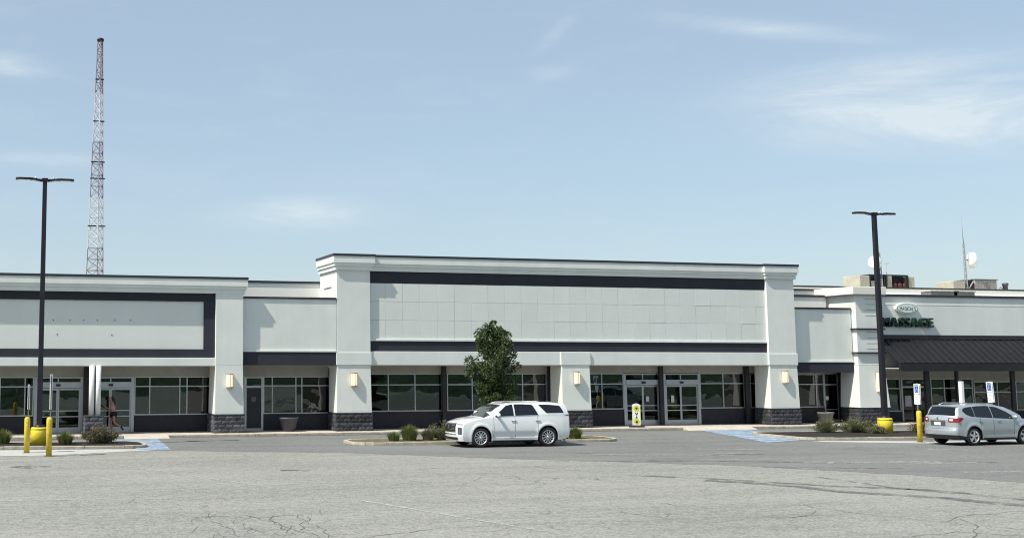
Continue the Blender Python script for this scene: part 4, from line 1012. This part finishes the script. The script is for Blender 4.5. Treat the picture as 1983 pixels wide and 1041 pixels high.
# right bed
for x, y, rx, h, lab in [(38.3, 48.7, .62, .55, 'leftmost low shrub of the right bed'), (39.35, 48.4, .7, .62, 'second low shrub from the left in the right bed'), (40.0, 48.1, .6, .52, 'low shrub in the middle of the right bed row'), (39.95, 48.9, .5, .55, 'low shrub left of the right lamp base'), (39.75, 47.2, .30, .28, 'small low shrub in front of the right lamp base'), (42.4, 47.2, .62, .52, 'shrub behind the bollard left of the silver car'), (43.2, 47.0, .55, .5, 'shrub between the bollard and the silver car')]:
    shrub(lab, x, y, rx, .55, h * 1.1, 4600, 'shrub_leaf' if x < 42 else 'dry_leaf', size=.05)

# ================================================================= CARS
def make_car(label, S, loc, rz):
    """S: profile tables in metres, x forward from the car's middle. The skin is lofted from cross sections; glass, lamps and trim are laid on it."""
    t = thing('parked_car', label, 'car', None, loc, rz)
    L0, L1 = S['rear'], S['front']; HW = S['hw']
    ip = lambda tab, x: float(np.interp(x, [a for a, _ in tab], [b for _, b in tab]))
    def top(x): return ip(S['top'], x)
    def belt(x): return min(ip(S['belt'], x), top(x) - .02)
    def hw(x): return HW * ip(S['plan'], x)
    AX, AR, SILL = S['axles'], S['arch'], S['sill']
    def zb(x):
        z = ip(S['bottom'], x)
        for a in AX:
            if abs(x - a) < AR: z = max(z, S['wr'] + math.sqrt(AR * AR - (x - a) ** 2))
        return z
    def side(x, z):
        zs = belt(x); h = hw(x); w1 = S.get('waist', .66)
        lo = h * (1 - .085 * max(0, (w1 - z) / .5) ** 2) if z < w1 else h * (1 - .05 * min(1, (z - w1) / .55) ** 2)
        # scallop above the sill
        lo -= S.get('scallop', .022) * math.exp(-((z - .47) / .09) ** 2) * (1 if AX[1] + AR < x < AX[0] - AR else 0)
        # flared arches
        for a in AX: lo += .018 * math.exp(-((math.hypot(x - a, z - S['wr']) - AR - .05) / .06) ** 2)
        if z <= zs: return lo
        return side(x, zs) - (z - zs) * S['tumble'] - .05 * max(0, (z - zs) / .5) ** 3
    def bend(x, y, z):
        """ends: corners swept back in plan, faces raked in side view"""
        u = min(1, abs(y) / HW)
        if x > L1 - 1.0: x -= ((x - (L1 - 1.0)) ** 1.5) * (S['nose'] * u ** 2.6 + S['nose_z'](z))
        if x < L0 + .9: x += (((L0 + .9) - x) / .9) ** 1.5 * (S['tail'] * u ** 2.8 + S['tail_z'](z))
        return (x, y, z)
    def section(x):
        zs, zt = belt(x), top(x); z0 = min(zb(x), zs - .03); P = []
        n1, n2, n3 = 14, 7, 7
        for i in range(n1 + 1):
            z = z0 + (zs - z0) * i / n1; P.append((side(x, z), z))
        zr = zs + (zt - zs) * (.93 if zt - zs > .2 else .35)
        for i in range(1, n2 + 1):
            z = zs + (zr - zs) * i / n2; P.append((side(x, z), z))
        yr = P[-1][0]
        for i in range(1, n3 + 1):
            u = 1 - i / n3; e = 2.6; P.append((yr * u, zr + (zt - zr) * (1 - u ** e)))
        return P
    xs = set(np.linspace(L0, L1, 110).tolist())
    for a in AX: xs |= set((a + AR * math.cos(k * math.pi / 26)) for k in range(27)) | {a - AR - .004, a + AR + .004}
    xs = sorted(xs); secs = [section(x) for x in xs]; n = len(secs[0])
    m_ = MB()
    for sgn in (1, -1):
        vs = [bend(x, sgn * y, z) for x, s in zip(xs, secs) for y, z in s]
        m_.add(vs, [(i * n + j, (i + 1) * n + j, (i + 1) * n + j + 1, i * n + j + 1) for i in range(len(xs) - 1) for j in range(n - 1)], True)
        for k in (0, len(xs) - 1):     # end faces
            s = secs[k]; us = [1, .85, .65, .4, .2, 0]; vs = [bend(xs[k], sgn * y * u, z) for u in us for y, z in s[:n]]
            m_.add(vs, [(i * n + j, (i + 1) * n + j, (i + 1) * n + j + 1, i * n + j + 1) for i in range(len(us) - 1) for j in range(n - 1)], True)
    bm = bmesh.new(); me = m_.mesh('body', S['paint']); bm.from_mesh(me); bmesh.ops.remove_doubles(bm, verts=bm.verts[:], dist=.0008)
    bmesh.ops.dissolve_degenerate(bm, dist=.0005, edges=bm.edges[:]); bmesh.ops.recalc_face_normals(bm, faces=bm.faces[:])
    for f in bm.faces: f.smooth = True
    bm.to_mesh(me); bm.free(); body = link('body', me, t)
    # dark underbody and wheel houses
    u = MB().box(L0 + .35, AX[1] - AR - .02, -HW + .12, HW - .12, .24, .72).box(AX[1] + AR + .02, AX[0] - AR - .02, -HW + .13, HW - .13, .21, .8).box(AX[0] + AR + .02, L1 - .35, -HW + .16, HW - .16, .25, .7)
    u.box(L0 + .4, L1 - .4, -HW + .34, HW - .34, .22, .86); u.build('underbody', 'plastic_black', t)
    if S.get('interior', True):
        iv = MB().box(-1.5, .75, -.6, .6, .86, 1.0)
        for sx in S['seats']:
            for sy in (-.38, .38): iv.box(sx - .1, sx + .06, sy - .24, sy + .24, 1.0, 1.42).box(sx - .08, sx + .02, sy - .11, sy + .11, 1.42, 1.56)
        iv.build('seats', 'interior_dark', t)
    def patch(name, lower, upper, m, off, side_sign=(1, -1), rows=4, cols=None, parent=None):
        cols = cols or 22
        x0, x1 = max(lower[0][0], upper[0][0]), min(lower[-1][0], upper[-1][0])
        for s in side_sign:
            vs = []
            for i in range(cols + 1):
                x = x0 + (x1 - x0) * i / cols; a, b = ip(lower, x), ip(upper, x); b = max(a, b)
                for j in range(rows + 1):
                    z = a + (b - a) * j / rows; vs.append(bend(x, s * (side(x, z) + off), z))
            q = rows + 1
            MB().add(vs, [(i * q + j, (i + 1) * q + j, (i + 1) * q + j + 1, i * q + j + 1) for i in range(cols) for j in range(rows)], True).build(name, m, parent or t)
    def across(name, x0, x1, u0, m, off, parent=None, zlift=None):
        """patch over the top skin between two stations, as wide as u0 of the roof edge"""
        vs = []; cols, rows = 14, 12
        for i in range(cols + 1):
            x = x0 + (x1 - x0) * i / cols; s = section(x); zt = top(x); zr = s[21][1]; yr = s[21][0]
            dz = (top(x + .03) - top(x - .03)) / .06; nl = math.hypot(dz, 1)
            for j in range(rows + 1):
                u_ = -u0 + 2 * u0 * j / rows; z = zr + (zt - zr) * (1 - abs(u_) ** 2.6)
                vs.append(bend(x - off * dz / nl, yr * u_, z + off / nl))
        q = rows + 1
        return MB().add(vs, [(i * q + j, (i + 1) * q + j, (i + 1) * q + j + 1, i * q + j + 1) for i in range(cols) for j in range(rows)], True).build(name, m, parent or t)
    def face(name, end, y0, y1, z0, z1, m, off, parent=None, shape=None, cols=10, rows=5):
        """patch on the nose or the tail"""
        xe = L1 if end > 0 else L0; vs = []
        for i in range(cols + 1):
            y = y0 + (y1 - y0) * i / cols
            for j in range(rows + 1):
                z = z0 + (z1 - z0) * j / rows; p = bend(xe, y, z); vs.append((p[0] + end * off, p[1], p[2]))
        q = rows + 1
        return MB().add(vs, [(i * q + j, (i + 1) * q + j, (i + 1) * q + j + 1, i * q + j + 1) for i in range(cols) for j in range(rows)], True).build(name, m, parent or t)
    # wheels
    wr = S['wr']; tw = .235
    ty = MB().lathe([(wr * .66, -tw / 2 + .02), (wr * .72, -tw / 2), (wr * .93, -tw / 2), (wr, -tw / 2 + .035), (wr, tw / 2 - .035), (wr * .93, tw / 2), (wr * .72, tw / 2), (wr * .66, tw / 2 - .02)], 36, axis='y', caps=False).mesh('tyre', 'tyre')
    r_ = MB().lathe([(wr * .70, .0), (wr * .70, -tw / 2 + .005), (wr * .64, -tw / 2 + .008), (wr * .62, -.02)], 36, axis='y', caps=False)
    r_.lathe([(.04, -tw / 2 - .002), (.05, -tw / 2 + .02), (.05, .0)], 14, axis='y')
    ns = S['spokes']
    for k in range(ns):
        a = 2 * math.pi * k / ns + .2; ca, sa = math.cos(a), math.sin(a); vs = []
        for rr, hwid, yy in ((.06, S['spw'] * .75, -tw / 2 + .004), (wr * .66, S['spw'], -tw / 2 + .02)):
            for sd in (-1, 1):
                for dy in (0, .045): vs.append((rr * ca - sd * hwid * sa, yy + dy, rr * sa + sd * hwid * ca))
        r_.add(vs, [(0, 2, 6, 4), (1, 5, 7, 3), (0, 4, 5, 1), (2, 3, 7, 6), (0, 1, 3, 2), (4, 6, 7, 5)])
    rim = r_.mesh('rim', 'rim_silver')
    dk = MB().lathe([(wr * .69, -.01), (0, -.015)], 24, axis='y', caps=False).lathe([(.17, -.055), (.17, -.02)], 20, axis='y').mesh('brake_disc', 'rim_dark')
    for a in AX:
        for s in (1, -1):
            wz_ = bpy.data.objects.new('wheel', ty); COL.objects.link(wz_); wz_.parent = t; wz_.location = (a, s * (HW - tw / 2 - .015), wr); wz_.rotation_euler = (0, 0, 0 if s < 0 else math.pi)
            link('rim', rim, wz_); link('brake_disc', dk, wz_)
    S['details'](t, patch, across, face, side, bend, top)
    return t

def suv_details(t, patch, across, face, side, bend, top):
    A = 1.52      # front axle
    f = lambda s: A - s
    # side glass: door windows, quarter window
    lo = [(f(2.50), 1.26), (f(1.49), 1.235), (f(.72), 1.205)]; up = [(f(2.50), 1.27), (f(2.30), 1.64), (f(1.9), 1.665), (f(1.49), 1.66), (f(1.15), 1.60), (f(.95), 1.43), (f(.72), 1.21)]
    patch('side_window', [(f(2.5), 1.26), (f(1.50), 1.235)], [(f(2.5), 1.27), (f(2.3), 1.655), (f(1.9), 1.68), (f(1.50), 1.68)], 'car_glass', .007)
    patch('side_window', [(f(1.44), 1.235), (f(.62), 1.20)], [(f(1.44), 1.677), (f(1.16), 1.63), (f(.92), 1.45), (f(.62), 1.21)], 'car_glass', .007)
    patch('quarter_window', [(f(3.70), 1.33), (f(2.86), 1.32), (f(2.58), 1.63)], [(f(3.70), 1.36), (f(3.52), 1.61), (f(2.95), 1.655), (f(2.58), 1.66)], 'car_glass', .007)
    patch('window_trim', [(f(2.52), 1.235), (f(.66), 1.18)], [(f(2.52), 1.255), (f(.66), 1.20)], 'chrome', .009, rows=1)
    across('windscreen', f(.98), f(.18), .90, 'car_glass_clear', .006)
    across('sunroof', f(2.3), f(1.45), .5, 'car_glass', .004)
    across('rear_window', -2.44, -2.31, .85, 'car_glass', .006)
    for s in (1, -1):
        MB().tube([(f(1.15), s * .64, 1.69), (f(1.35), s * .645, 1.735), (f(3.1), s * .64, 1.75), (f(3.4), s * .62, 1.70)], .014, 6).build('roof_rail', 'paint_white', t)
        # door mirrors
        y = side(f(.70), 1.2)
        mh = MB().lathe([(0, -.13), (.08, -.11), (.105, 0), (.09, .1), (0, .12)], 14, (0, 0, 0), 'y'); o = mh.build('mirror', 'paint_white', t); o.location = (f(.72), s * (y + .14), 1.265); o.scale = (.62, 1, .8)
        B(f(.78), f(.70), min(s * y, s * (y + .1)), max(s * y, s * (y + .1)), 1.17, 1.21).build('mirror_foot', 'plastic_black', t)
        for xx in (1.46, 2.50):
            yy = side(f(xx - .03), 1.03)
            B(f(xx + .06), f(xx - .15), min(s * (yy - .01), s * (yy + .035)), max(s * (yy - .01), s * (yy + .035)), 1.02, 1.045).build('door_handle', 'chrome', t)
    for xx in (.56, 1.475, 2.46): patch('door_seam', [(f(xx + .006), .36), (f(xx - .006), .36)], [(f(xx + .006), 1.19), (f(xx - .006), 1.19)], 'plastic_black', .0025, rows=6, cols=1)
    patch('sill_trim', [(f(2.44), .235), (f(.46), .235)], [(f(2.44), .275), (f(.46), .275)], 'plastic_black', .004, rows=1)
    patch('side_moulding', [(f(2.4), .345), (f(.5), .34)], [(f(2.4), .365), (f(.5), .36)], 'chrome', .006, rows=1)
    g = face('grille', 1, -.56, .56, .60, .93, 'plastic_black', .012)
    for k in range(6):
        z = .63 + .055 * k; face('grille_bar', 1, -.54, .54, z, z + .015, 'chrome', .02, g, rows=1)
    face('grille_frame', 1, -.60, .60, .935, .96, 'chrome', .014, rows=1); face('lower_intake', 1, -.66, .66, .30, .40, 'plastic_black', .012); face('skid_trim', 1, -.74, .74, .24, .275, 'rim_silver', .016, rows=1)
    face('bumper_bar', 1, -.62, .62, .50, .53, 'chrome', .014, rows=1)
    disc_ = MB().lathe([(.06, 0), (.075, .0), (.075, .012), (.06, .012)], 20, (L_ := bend(2.47, 0, .80)[0] + .03, 0, .80), 'x'); disc_.build('badge', 'chrome', t)
    for s in (1, -1):
        a, b = sorted((s * .70, s * .90)); hl = face('headlight', 1, a, b, .52, .79, 'head_lens', .012, cols=6); a, b = sorted((s * .78, s * .83)); face('lamp_core', 1, a, b, .56, .75, 'chrome', .018, hl, cols=4)
        a, b = sorted((s * .62, s * .93)); face('running_light', 1, a, b, .89, .925, 'chrome', .012, rows=1)
        a, b = sorted((s * .70, s * .92)); face('tail_light', -1, a, b, .80, 1.28, 'tail_red', .012, cols=5)
    face('rear_plate', -1, -.26, .26, .80, .94, 'plate_white', .012); face('rear_valance', -1, -.8, .8, .28, .44, 'plastic_black', .012)
    patch('tail_light_wrap', [(-2.46, 1.20), (-2.24, 1.235)], [(-2.46, 1.25), (-2.24, 1.25)], 'head_lens', .006, cols=5)
SUV = dict(front=2.48, rear=-2.50, hw=.985, wr=.385, axles=(1.52, -1.38), arch=.455, sill=.25, paint='paint_white', tumble=.30, scallop=.045, spokes=12, spw=.015, seats=(.25, -.75),
    top=[(-2.50, 1.20), (-2.475, 1.32), (-2.43, 1.42), (-2.30, 1.66), (-2.20, 1.705), (-1.7, 1.735), (-.8, 1.755), (-.1, 1.75), (.45, 1.70), (.75, 1.56), (1.05, 1.36), (1.30, 1.205), (1.38, 1.17), (1.9, 1.11), (2.25, 1.035), (2.40, .985), (2.48, .93)],
    belt=[(-2.5, 1.30), (-1.9, 1.30), (-1.0, 1.235), (.8, 1.19), (1.3, 1.13), (1.9, 1.06), (2.3, .97), (2.48, .90)],
    plan=[(-2.5, .93), (-2.1, .97), (-1.4, 1.0), (.6, 1.0), (1.6, 1.0), (2.1, .975), (2.48, .95)],
    bottom=[(-2.5, .36), (-2.1, .26), (-1.8, .25), (1.9, .235), (2.2, .225), (2.48, .25)],
    nose=.24, nose_z=lambda z: .10 * max(0, (z - .75) / .25) ** 2 + .06 * max(0, (.45 - z) / .2), tail=.16, tail_z=lambda z: .10 * max(0, (.5 - z) / .3) + .02, details=suv_details)
make_car('white sport utility car parked before the middle planting bed', SUV, (20.47, 45.32, .004), math.pi)

def rogue_details(t, patch, across, face, side, bend, top):
    A = -1.345     # rear axle
    f = lambda s: A + s
    lo = [(f(-.50), 1.38), (f(-.36), 1.25), (f(-.1), 1.165), (f(.3), 1.13), (f(.9), 1.10), (f(1.5), 1.07), (f(2.3), 1.03)]
    up = [(f(-.50), 1.40), (f(-.40), 1.48), (f(-.2), 1.525), (f(.4), 1.57), (f(.9), 1.575), (f(1.4), 1.52), (f(1.85), 1.33), (f(2.3), 1.04)]
    cut = lambda tab, a, b: [(a, float(np.interp(a, [p[0] for p in tab], [p[1] for p in tab])))] + [p for p in tab if a < p[0] < b] + [(b, float(np.interp(b, [p[0] for p in tab], [p[1] for p in tab])))]
    for a, b in ((f(-.50), f(.10)), (f(.125), f(1.02)), (f(1.06), f(2.3))): patch('side_window', cut(lo, a, b), cut(up, a, b), 'car_glass', .007)
    across('windscreen', f(1.75), f(2.5), .90, 'car_glass_clear', .006)
    across('rear_window', -2.24, -1.98, .84, 'car_glass', .008)
    across('spoiler', -1.97, -1.90, .92, 'paint_silver', .03)
    for s in (1, -1):
        MB().tube([(f(-.2), s * .60, 1.60), (f(.05), s * .61, 1.665), (f(1.2), s * .61, 1.655), (f(1.45), s * .6, 1.58)], .02, 6).build('roof_rail', 'paint_silver', t)
        y = side(f(2.1), 1.1); o = MB().lathe([(0, -.12), (.075, -.1), (.1, 0), (.085, .1), (0, .12)], 14, (0, 0, 0), 'y').build('mirror', 'paint_silver', t); o.location = (f(2.08), s * (y + .12), 1.12); o.scale = (.65, 1, .8)
        for xx in (.35, 1.3):
            yy = side(f(xx), .98); B(f(xx - .1), f(xx + .1), min(s * (yy - .01), s * (yy + .03)), max(s * (yy - .01), s * (yy + .03)), .965, .99).build('door_handle', 'paint_silver', t)
    for xx in (.36, 1.04, 2.12): patch('door_seam', [(f(xx - .006), .38), (f(xx + .006), .38)], [(f(xx - .006), 1.10), (f(xx + .006), 1.10)], 'plastic_black', .0025, rows=6, cols=1)
    patch('sill_trim', [(f(.42), .235), (f(2.25), .235)], [(f(.42), .30), (f(2.25), .30)], 'plastic_black', .004, rows=1)
    for s in (1, -1):
        a, b = sorted((s * .50, s * .88)); tl = face('tail_light', -1, a, b, .93, 1.10, 'tail_red', .014, cols=8); a, b = sorted((s * .55, s * .68)); face('lamp_core', -1, a, b, .985, 1.06, 'plate_white', .018, tl, cols=4, rows=2)
        a, b = sorted((s * .55, s * .8)); face('headlight', 1, a, b, .62, .78, 'head_lens', .012, cols=6)
    patch('tail_light_wrap', [(-2.28, .94), (-2.10, .98), (-1.92, 1.08)], [(-2.28, 1.11), (-2.10, 1.125), (-1.92, 1.10)], 'tail_red', .008, cols=6)
    face('plate_recess', -1, -.36, .36, .78, .955, 'head_lens', .010); face('rear_plate', -1, -.16, .16, .80, .92, 'plate_white', .018); face('hatch_trim', -1, -.36, .36, .945, .985, 'chrome', .016, rows=1)
    face('rear_bumper_lower', -1, -.86, .86, .26, .42, 'plastic_black', .012); face('bumper_step', -1, -.8, .8, .66, .672, 'plastic_black', .004, rows=1)
    patch('bumper_lower_wrap', [(-2.28, .27), (-1.80, .27)], [(-2.28, .42), (-1.80, .36)], 'plastic_black', .006, cols=8, rows=2)
    disc_ = MB().lathe([(.05, 0), (.05, .012)], 16, (bend(-2.32, 0, 1.06)[0] - .02, 0, 1.06), 'x').build('badge', 'chrome', t)
    face('grille', 1, -.4, .4, .58, .74, 'plastic_black', .012); face('lower_intake', 1, -.5, .5, .3, .42, 'plastic_black', .012); face('front_plate', 1, -.16, .16, .46, .56, 'plate_white', .014)
ROG = dict(front=2.30, rear=-2.34, hw=.90, wr=.36, axles=(1.345, -1.345), arch=.425, sill=.25, paint='paint_silver', tumble=.34, spokes=5, spw=.042, seats=(.25, -.6),
    top=[(-2.34, 1.02), (-2.31, 1.10), (-2.26, 1.18), (-2.10, 1.37), (-1.97, 1.54), (-1.85, 1.575), (-1.4, 1.62), (-.5, 1.65), (.1, 1.63), (.5, 1.55), (.9, 1.36), (1.2, 1.19), (1.35, 1.12), (1.8, 1.02), (2.1, .92), (2.25, .83), (2.30, .74)],
    belt=[(-2.34, 1.14), (-1.7, 1.15), (-1.0, 1.10), (0, 1.05), (.8, 1.01), (1.3, .97), (1.9, .90), (2.3, .72)],
    plan=[(-2.34, .92), (-1.9, .97), (-1.3, 1.0), (.9, 1.0), (1.6, .985), (2.0, .95), (2.30, .90)],
    bottom=[(-2.34, .38), (-2.0, .30), (-1.75, .25), (1.75, .24), (2.0, .22), (2.30, .25)],
    nose=.30, nose_z=lambda z: .05 * max(0, (z - .6) / .2), tail=.24, tail_z=lambda z: .06 * max(0, (.5 - z) / .25) + (.05 if z > .7 else .05 * max(0, (z - .62) / .08)), details=rogue_details)
q = onZ(1141, 521.3)
hd = R(3.5)
make_car('silver crossover car seen from behind at the right edge', ROG, (q.x + 1.345 * math.cos(hd) - .9 * math.sin(hd), q.y + 1.345 * math.sin(hd) + .80, .008), hd)

# ================================================================= RUNNER
rp = Vector((fx(132.5, 55.75, 490), 55.75, SWZ))
per = thing('person', 'runner in mauve top and black shorts passing the left store doors', 'person', None, rp)
def skinned(name, V, E, Rr, m, root=0, sub=2, parent=None):
    me = bpy.data.meshes.new(name); me.from_pydata(V, E, []); o = bpy.data.objects.new(name, me); COL.objects.link(o)
    sk = o.modifiers.new('s', 'SKIN'); sk.use_smooth_shade = True
    for i, v in enumerate(me.skin_vertices[0].data): v.radius = (Rr[i], Rr[i]); v.use_root = (i == root)
    sb = o.modifiers.new('u', 'SUBSURF'); sb.levels = sub; sb.render_levels = sub
    dep = bpy.context.evaluated_depsgraph_get(); nm = bpy.data.meshes.new_from_object(o.evaluated_get(dep)); COL.objects.unlink(o); bpy.data.objects.remove(o)
    nm.name = name; nm.materials.clear(); nm.materials.append(M(m)); return link(name, nm, parent)
# heading -X; lean forward; near leg trailing behind (+X), far leg planted
J = dict(pel=(0, 0, .92), spi=(-.03, 0, 1.10), che=(-.06, 0, 1.28), nek=(-.09, 0, 1.43), hd0=(-.115, 0, 1.50), hd1=(-.14, 0, 1.585), hd2=(-.135, 0, 1.645),
    hL=(0, .09, .88), kL=(-.10, .09, .50), aL=(-.02, .08, .09), tL=(-.15, .08, .035),
    hR=(.01, -.09, .88), kR=(.05, -.09, .47), aR=(.36, -.09, .30), tR=(.44, -.09, .20),
    sL=(-.07, .17, 1.37), eL=(.14, .21, 1.17), wL=(-.04, .18, 1.03), pL_=(-.10, .17, 1.04),
    sR=(-.07, -.17, 1.37), eR=(-.12, -.22, 1.11), wR=(-.33, -.15, 1.18), pR_=(-.39, -.13, 1.22))
rad = dict(pel=.125, spi=.105, che=.125, nek=.052, hd0=.06, hd1=.092, hd2=.075, hL=.085, kL=.056, aL=.038, tL=.032, hR=.085, kR=.056, aR=.038, tR=.032, sL=.05, eL=.038, wL=.027, pL_=.036, sR=.05, eR=.038, wR=.027, pR_=.036)
keys = list(J); ix = {k: i for i, k in enumerate(keys)}
E_ = [('pel', 'spi'), ('spi', 'che'), ('che', 'nek'), ('nek', 'hd0'), ('hd0', 'hd1'), ('hd1', 'hd2'), ('pel', 'hL'), ('hL', 'kL'), ('kL', 'aL'), ('aL', 'tL'), ('pel', 'hR'), ('hR', 'kR'), ('kR', 'aR'), ('aR', 'tR'), ('che', 'sL'), ('sL', 'eL'), ('eL', 'wL'), ('wL', 'pL_'), ('che', 'sR'), ('sR', 'eR'), ('eR', 'wR'), ('wR', 'pR_')]
V = [J[k] for k in keys]; Ed = [(ix[a], ix[b]) for a, b in E_]; RR = [rad[k] for k in keys]
# fingers: five short chains from each palm
for pk, dirn in (('pL_', Vector((-1, -.1, .1)).normalized()), ('pR_', Vector((-.8, .2, .5)).normalized())):
    p0 = Vector(J[pk])
    for k in range(5):
        off = Vector((0, .014 * (k - 2), 0)) if k else Vector((.02, .0, .03)); L = (.045, .07, .075, .07, .055)[k]
        a = p0 + off + dirn * .02; b = a + dirn * L * .6; c = b + (dirn + Vector((.6, 0, -.6))).normalized() * L * .5
        i0 = len(V); V += [tuple(a), tuple(b), tuple(c)]; RR += [.010, .009, .008]; Ed += [(ix[pk], i0), (i0, i0 + 1), (i0 + 1, i0 + 2)]
skinned('body', V, Ed, RR, 'skin', 0, 2, per)
def sub(names, grow, name, m, tweak={}):
    ks = [k for k in names]; e = [(ks.index(a), ks.index(b)) for a, b in E_ if a in ks and b in ks]
    skinned(name, [tweak.get(k, J[k]) for k in ks], e, [rad[k] + grow for k in ks], m, 0, 2, per)
sub(['spi', 'pel', 'che', 'sL', 'sR'], .018, 'tank_top', 'mauve_cloth')
mid = lambda a, b, t: tuple(Vector(J[a]).lerp(Vector(J[b]), t))
skinned('shorts', [J['pel'], J['hL'], mid('hL', 'kL', .35), J['hR'], mid('hR', 'kR', .35)], [(0, 1), (1, 2), (0, 3), (3, 4)], [.145, .11, .09, .11, .09], 'black_cloth', 0, 2, per)
skinned('shoe', [(.05, .08, .06), (-.05, .08, .045), (-.19, .08, .04)], [(0, 1), (1, 2)], [.05, .045, .04], 'black_cloth', 0, 2, per)
skinned('shoe', [(.34, -.09, .33), (.41, -.09, .24), (.47, -.09, .14)], [(0, 1), (1, 2)], [.05, .045, .04], 'black_cloth', 0, 2, per)
skinned('hair', [(-.09, 0, 1.66), (-.02, 0, 1.60), (.03, 0, 1.52), (.07, 0, 1.42), (.09, 0, 1.33)], [(0, 1), (1, 2), (2, 3), (3, 4)], [.085, .075, .05, .045, .02], 'hair', 1, 2, per)
fc = MB()
for s in (-1, 1): fc.lathe([(0, -.008), (.012, 0), (0, .008)], 8, (-.222, s * .033, 1.60), 'x')
fc.build('eyes', 'hair', per)
MB().tube([(-.215, 0, 1.60), (-.248, 0, 1.565), (-.222, 0, 1.555)], [.01, .016, .012], 6).build('nose', 'skin', per)
MB().tube([(-.205, -.025, 1.522), (-.22, 0, 1.522), (-.205, .025, 1.522)], .007, 5).build('mouth', 'mauve_cloth', per)

# ================================================================= BEHIND THE CAMERA (mirrored in the shop glass)
hill = MB(); vs = []; fs = []; n = 60
for i in range(n + 1):
    x = -420 + 840 * i / n
    for j, (y, k) in enumerate(((-5, 0), (-14, .085), (-44, .24), (-330, 1.0), (-420, 0))):
        vs.append((x, y, k * (20 + 10 * mnoise.noise((x * .008, 2, 0)) + 3 * mnoise.noise((x * .05, j, 1))) - .05))
for i in range(n):
    for j in range(4): fs.append((i * 5 + j, (i + 1) * 5 + j, (i + 1) * 5 + j + 1, i * 5 + j + 1))
mat('hill_wood', (0.035, 0.06, 0.025), 0.95, var=0.5, vscale=.15, bump=1.0, bscale=.4, bdist=2.0)
o = hill.add(vs, fs, True).build('hills', 'hill_wood'); o['kind'] = 'structure'
pts = []; stems = MB()
for i in range(44):
    x = -110 + 5.6 * i + rng.uniform(-2, 2); y = -30 + rng.uniform(-14, 9); h = rng.uniform(5, 11); r = h * .36; gz = max(0, (-y - 5) * .15)
    if rng.random() < .12: continue
    for k in range(700):
        d = Vector((rng.gauss(0, 1), rng.gauss(0, 1), rng.gauss(0, 1))); d *= rng.random() ** .4 / max(.01, d.length)
        pts.append((Vector((x + d.x * r, y + d.y * r, gz + h * .52 + d.z * h * .46)), d))
o = raw(leaf_quads(pts, .9, rng), 'distant_trees', 'far_leaf', None)
tag(o, 'dark green belt of trees beyond the lot, mirrored in the shop windows', 'trees', kind='stuff')
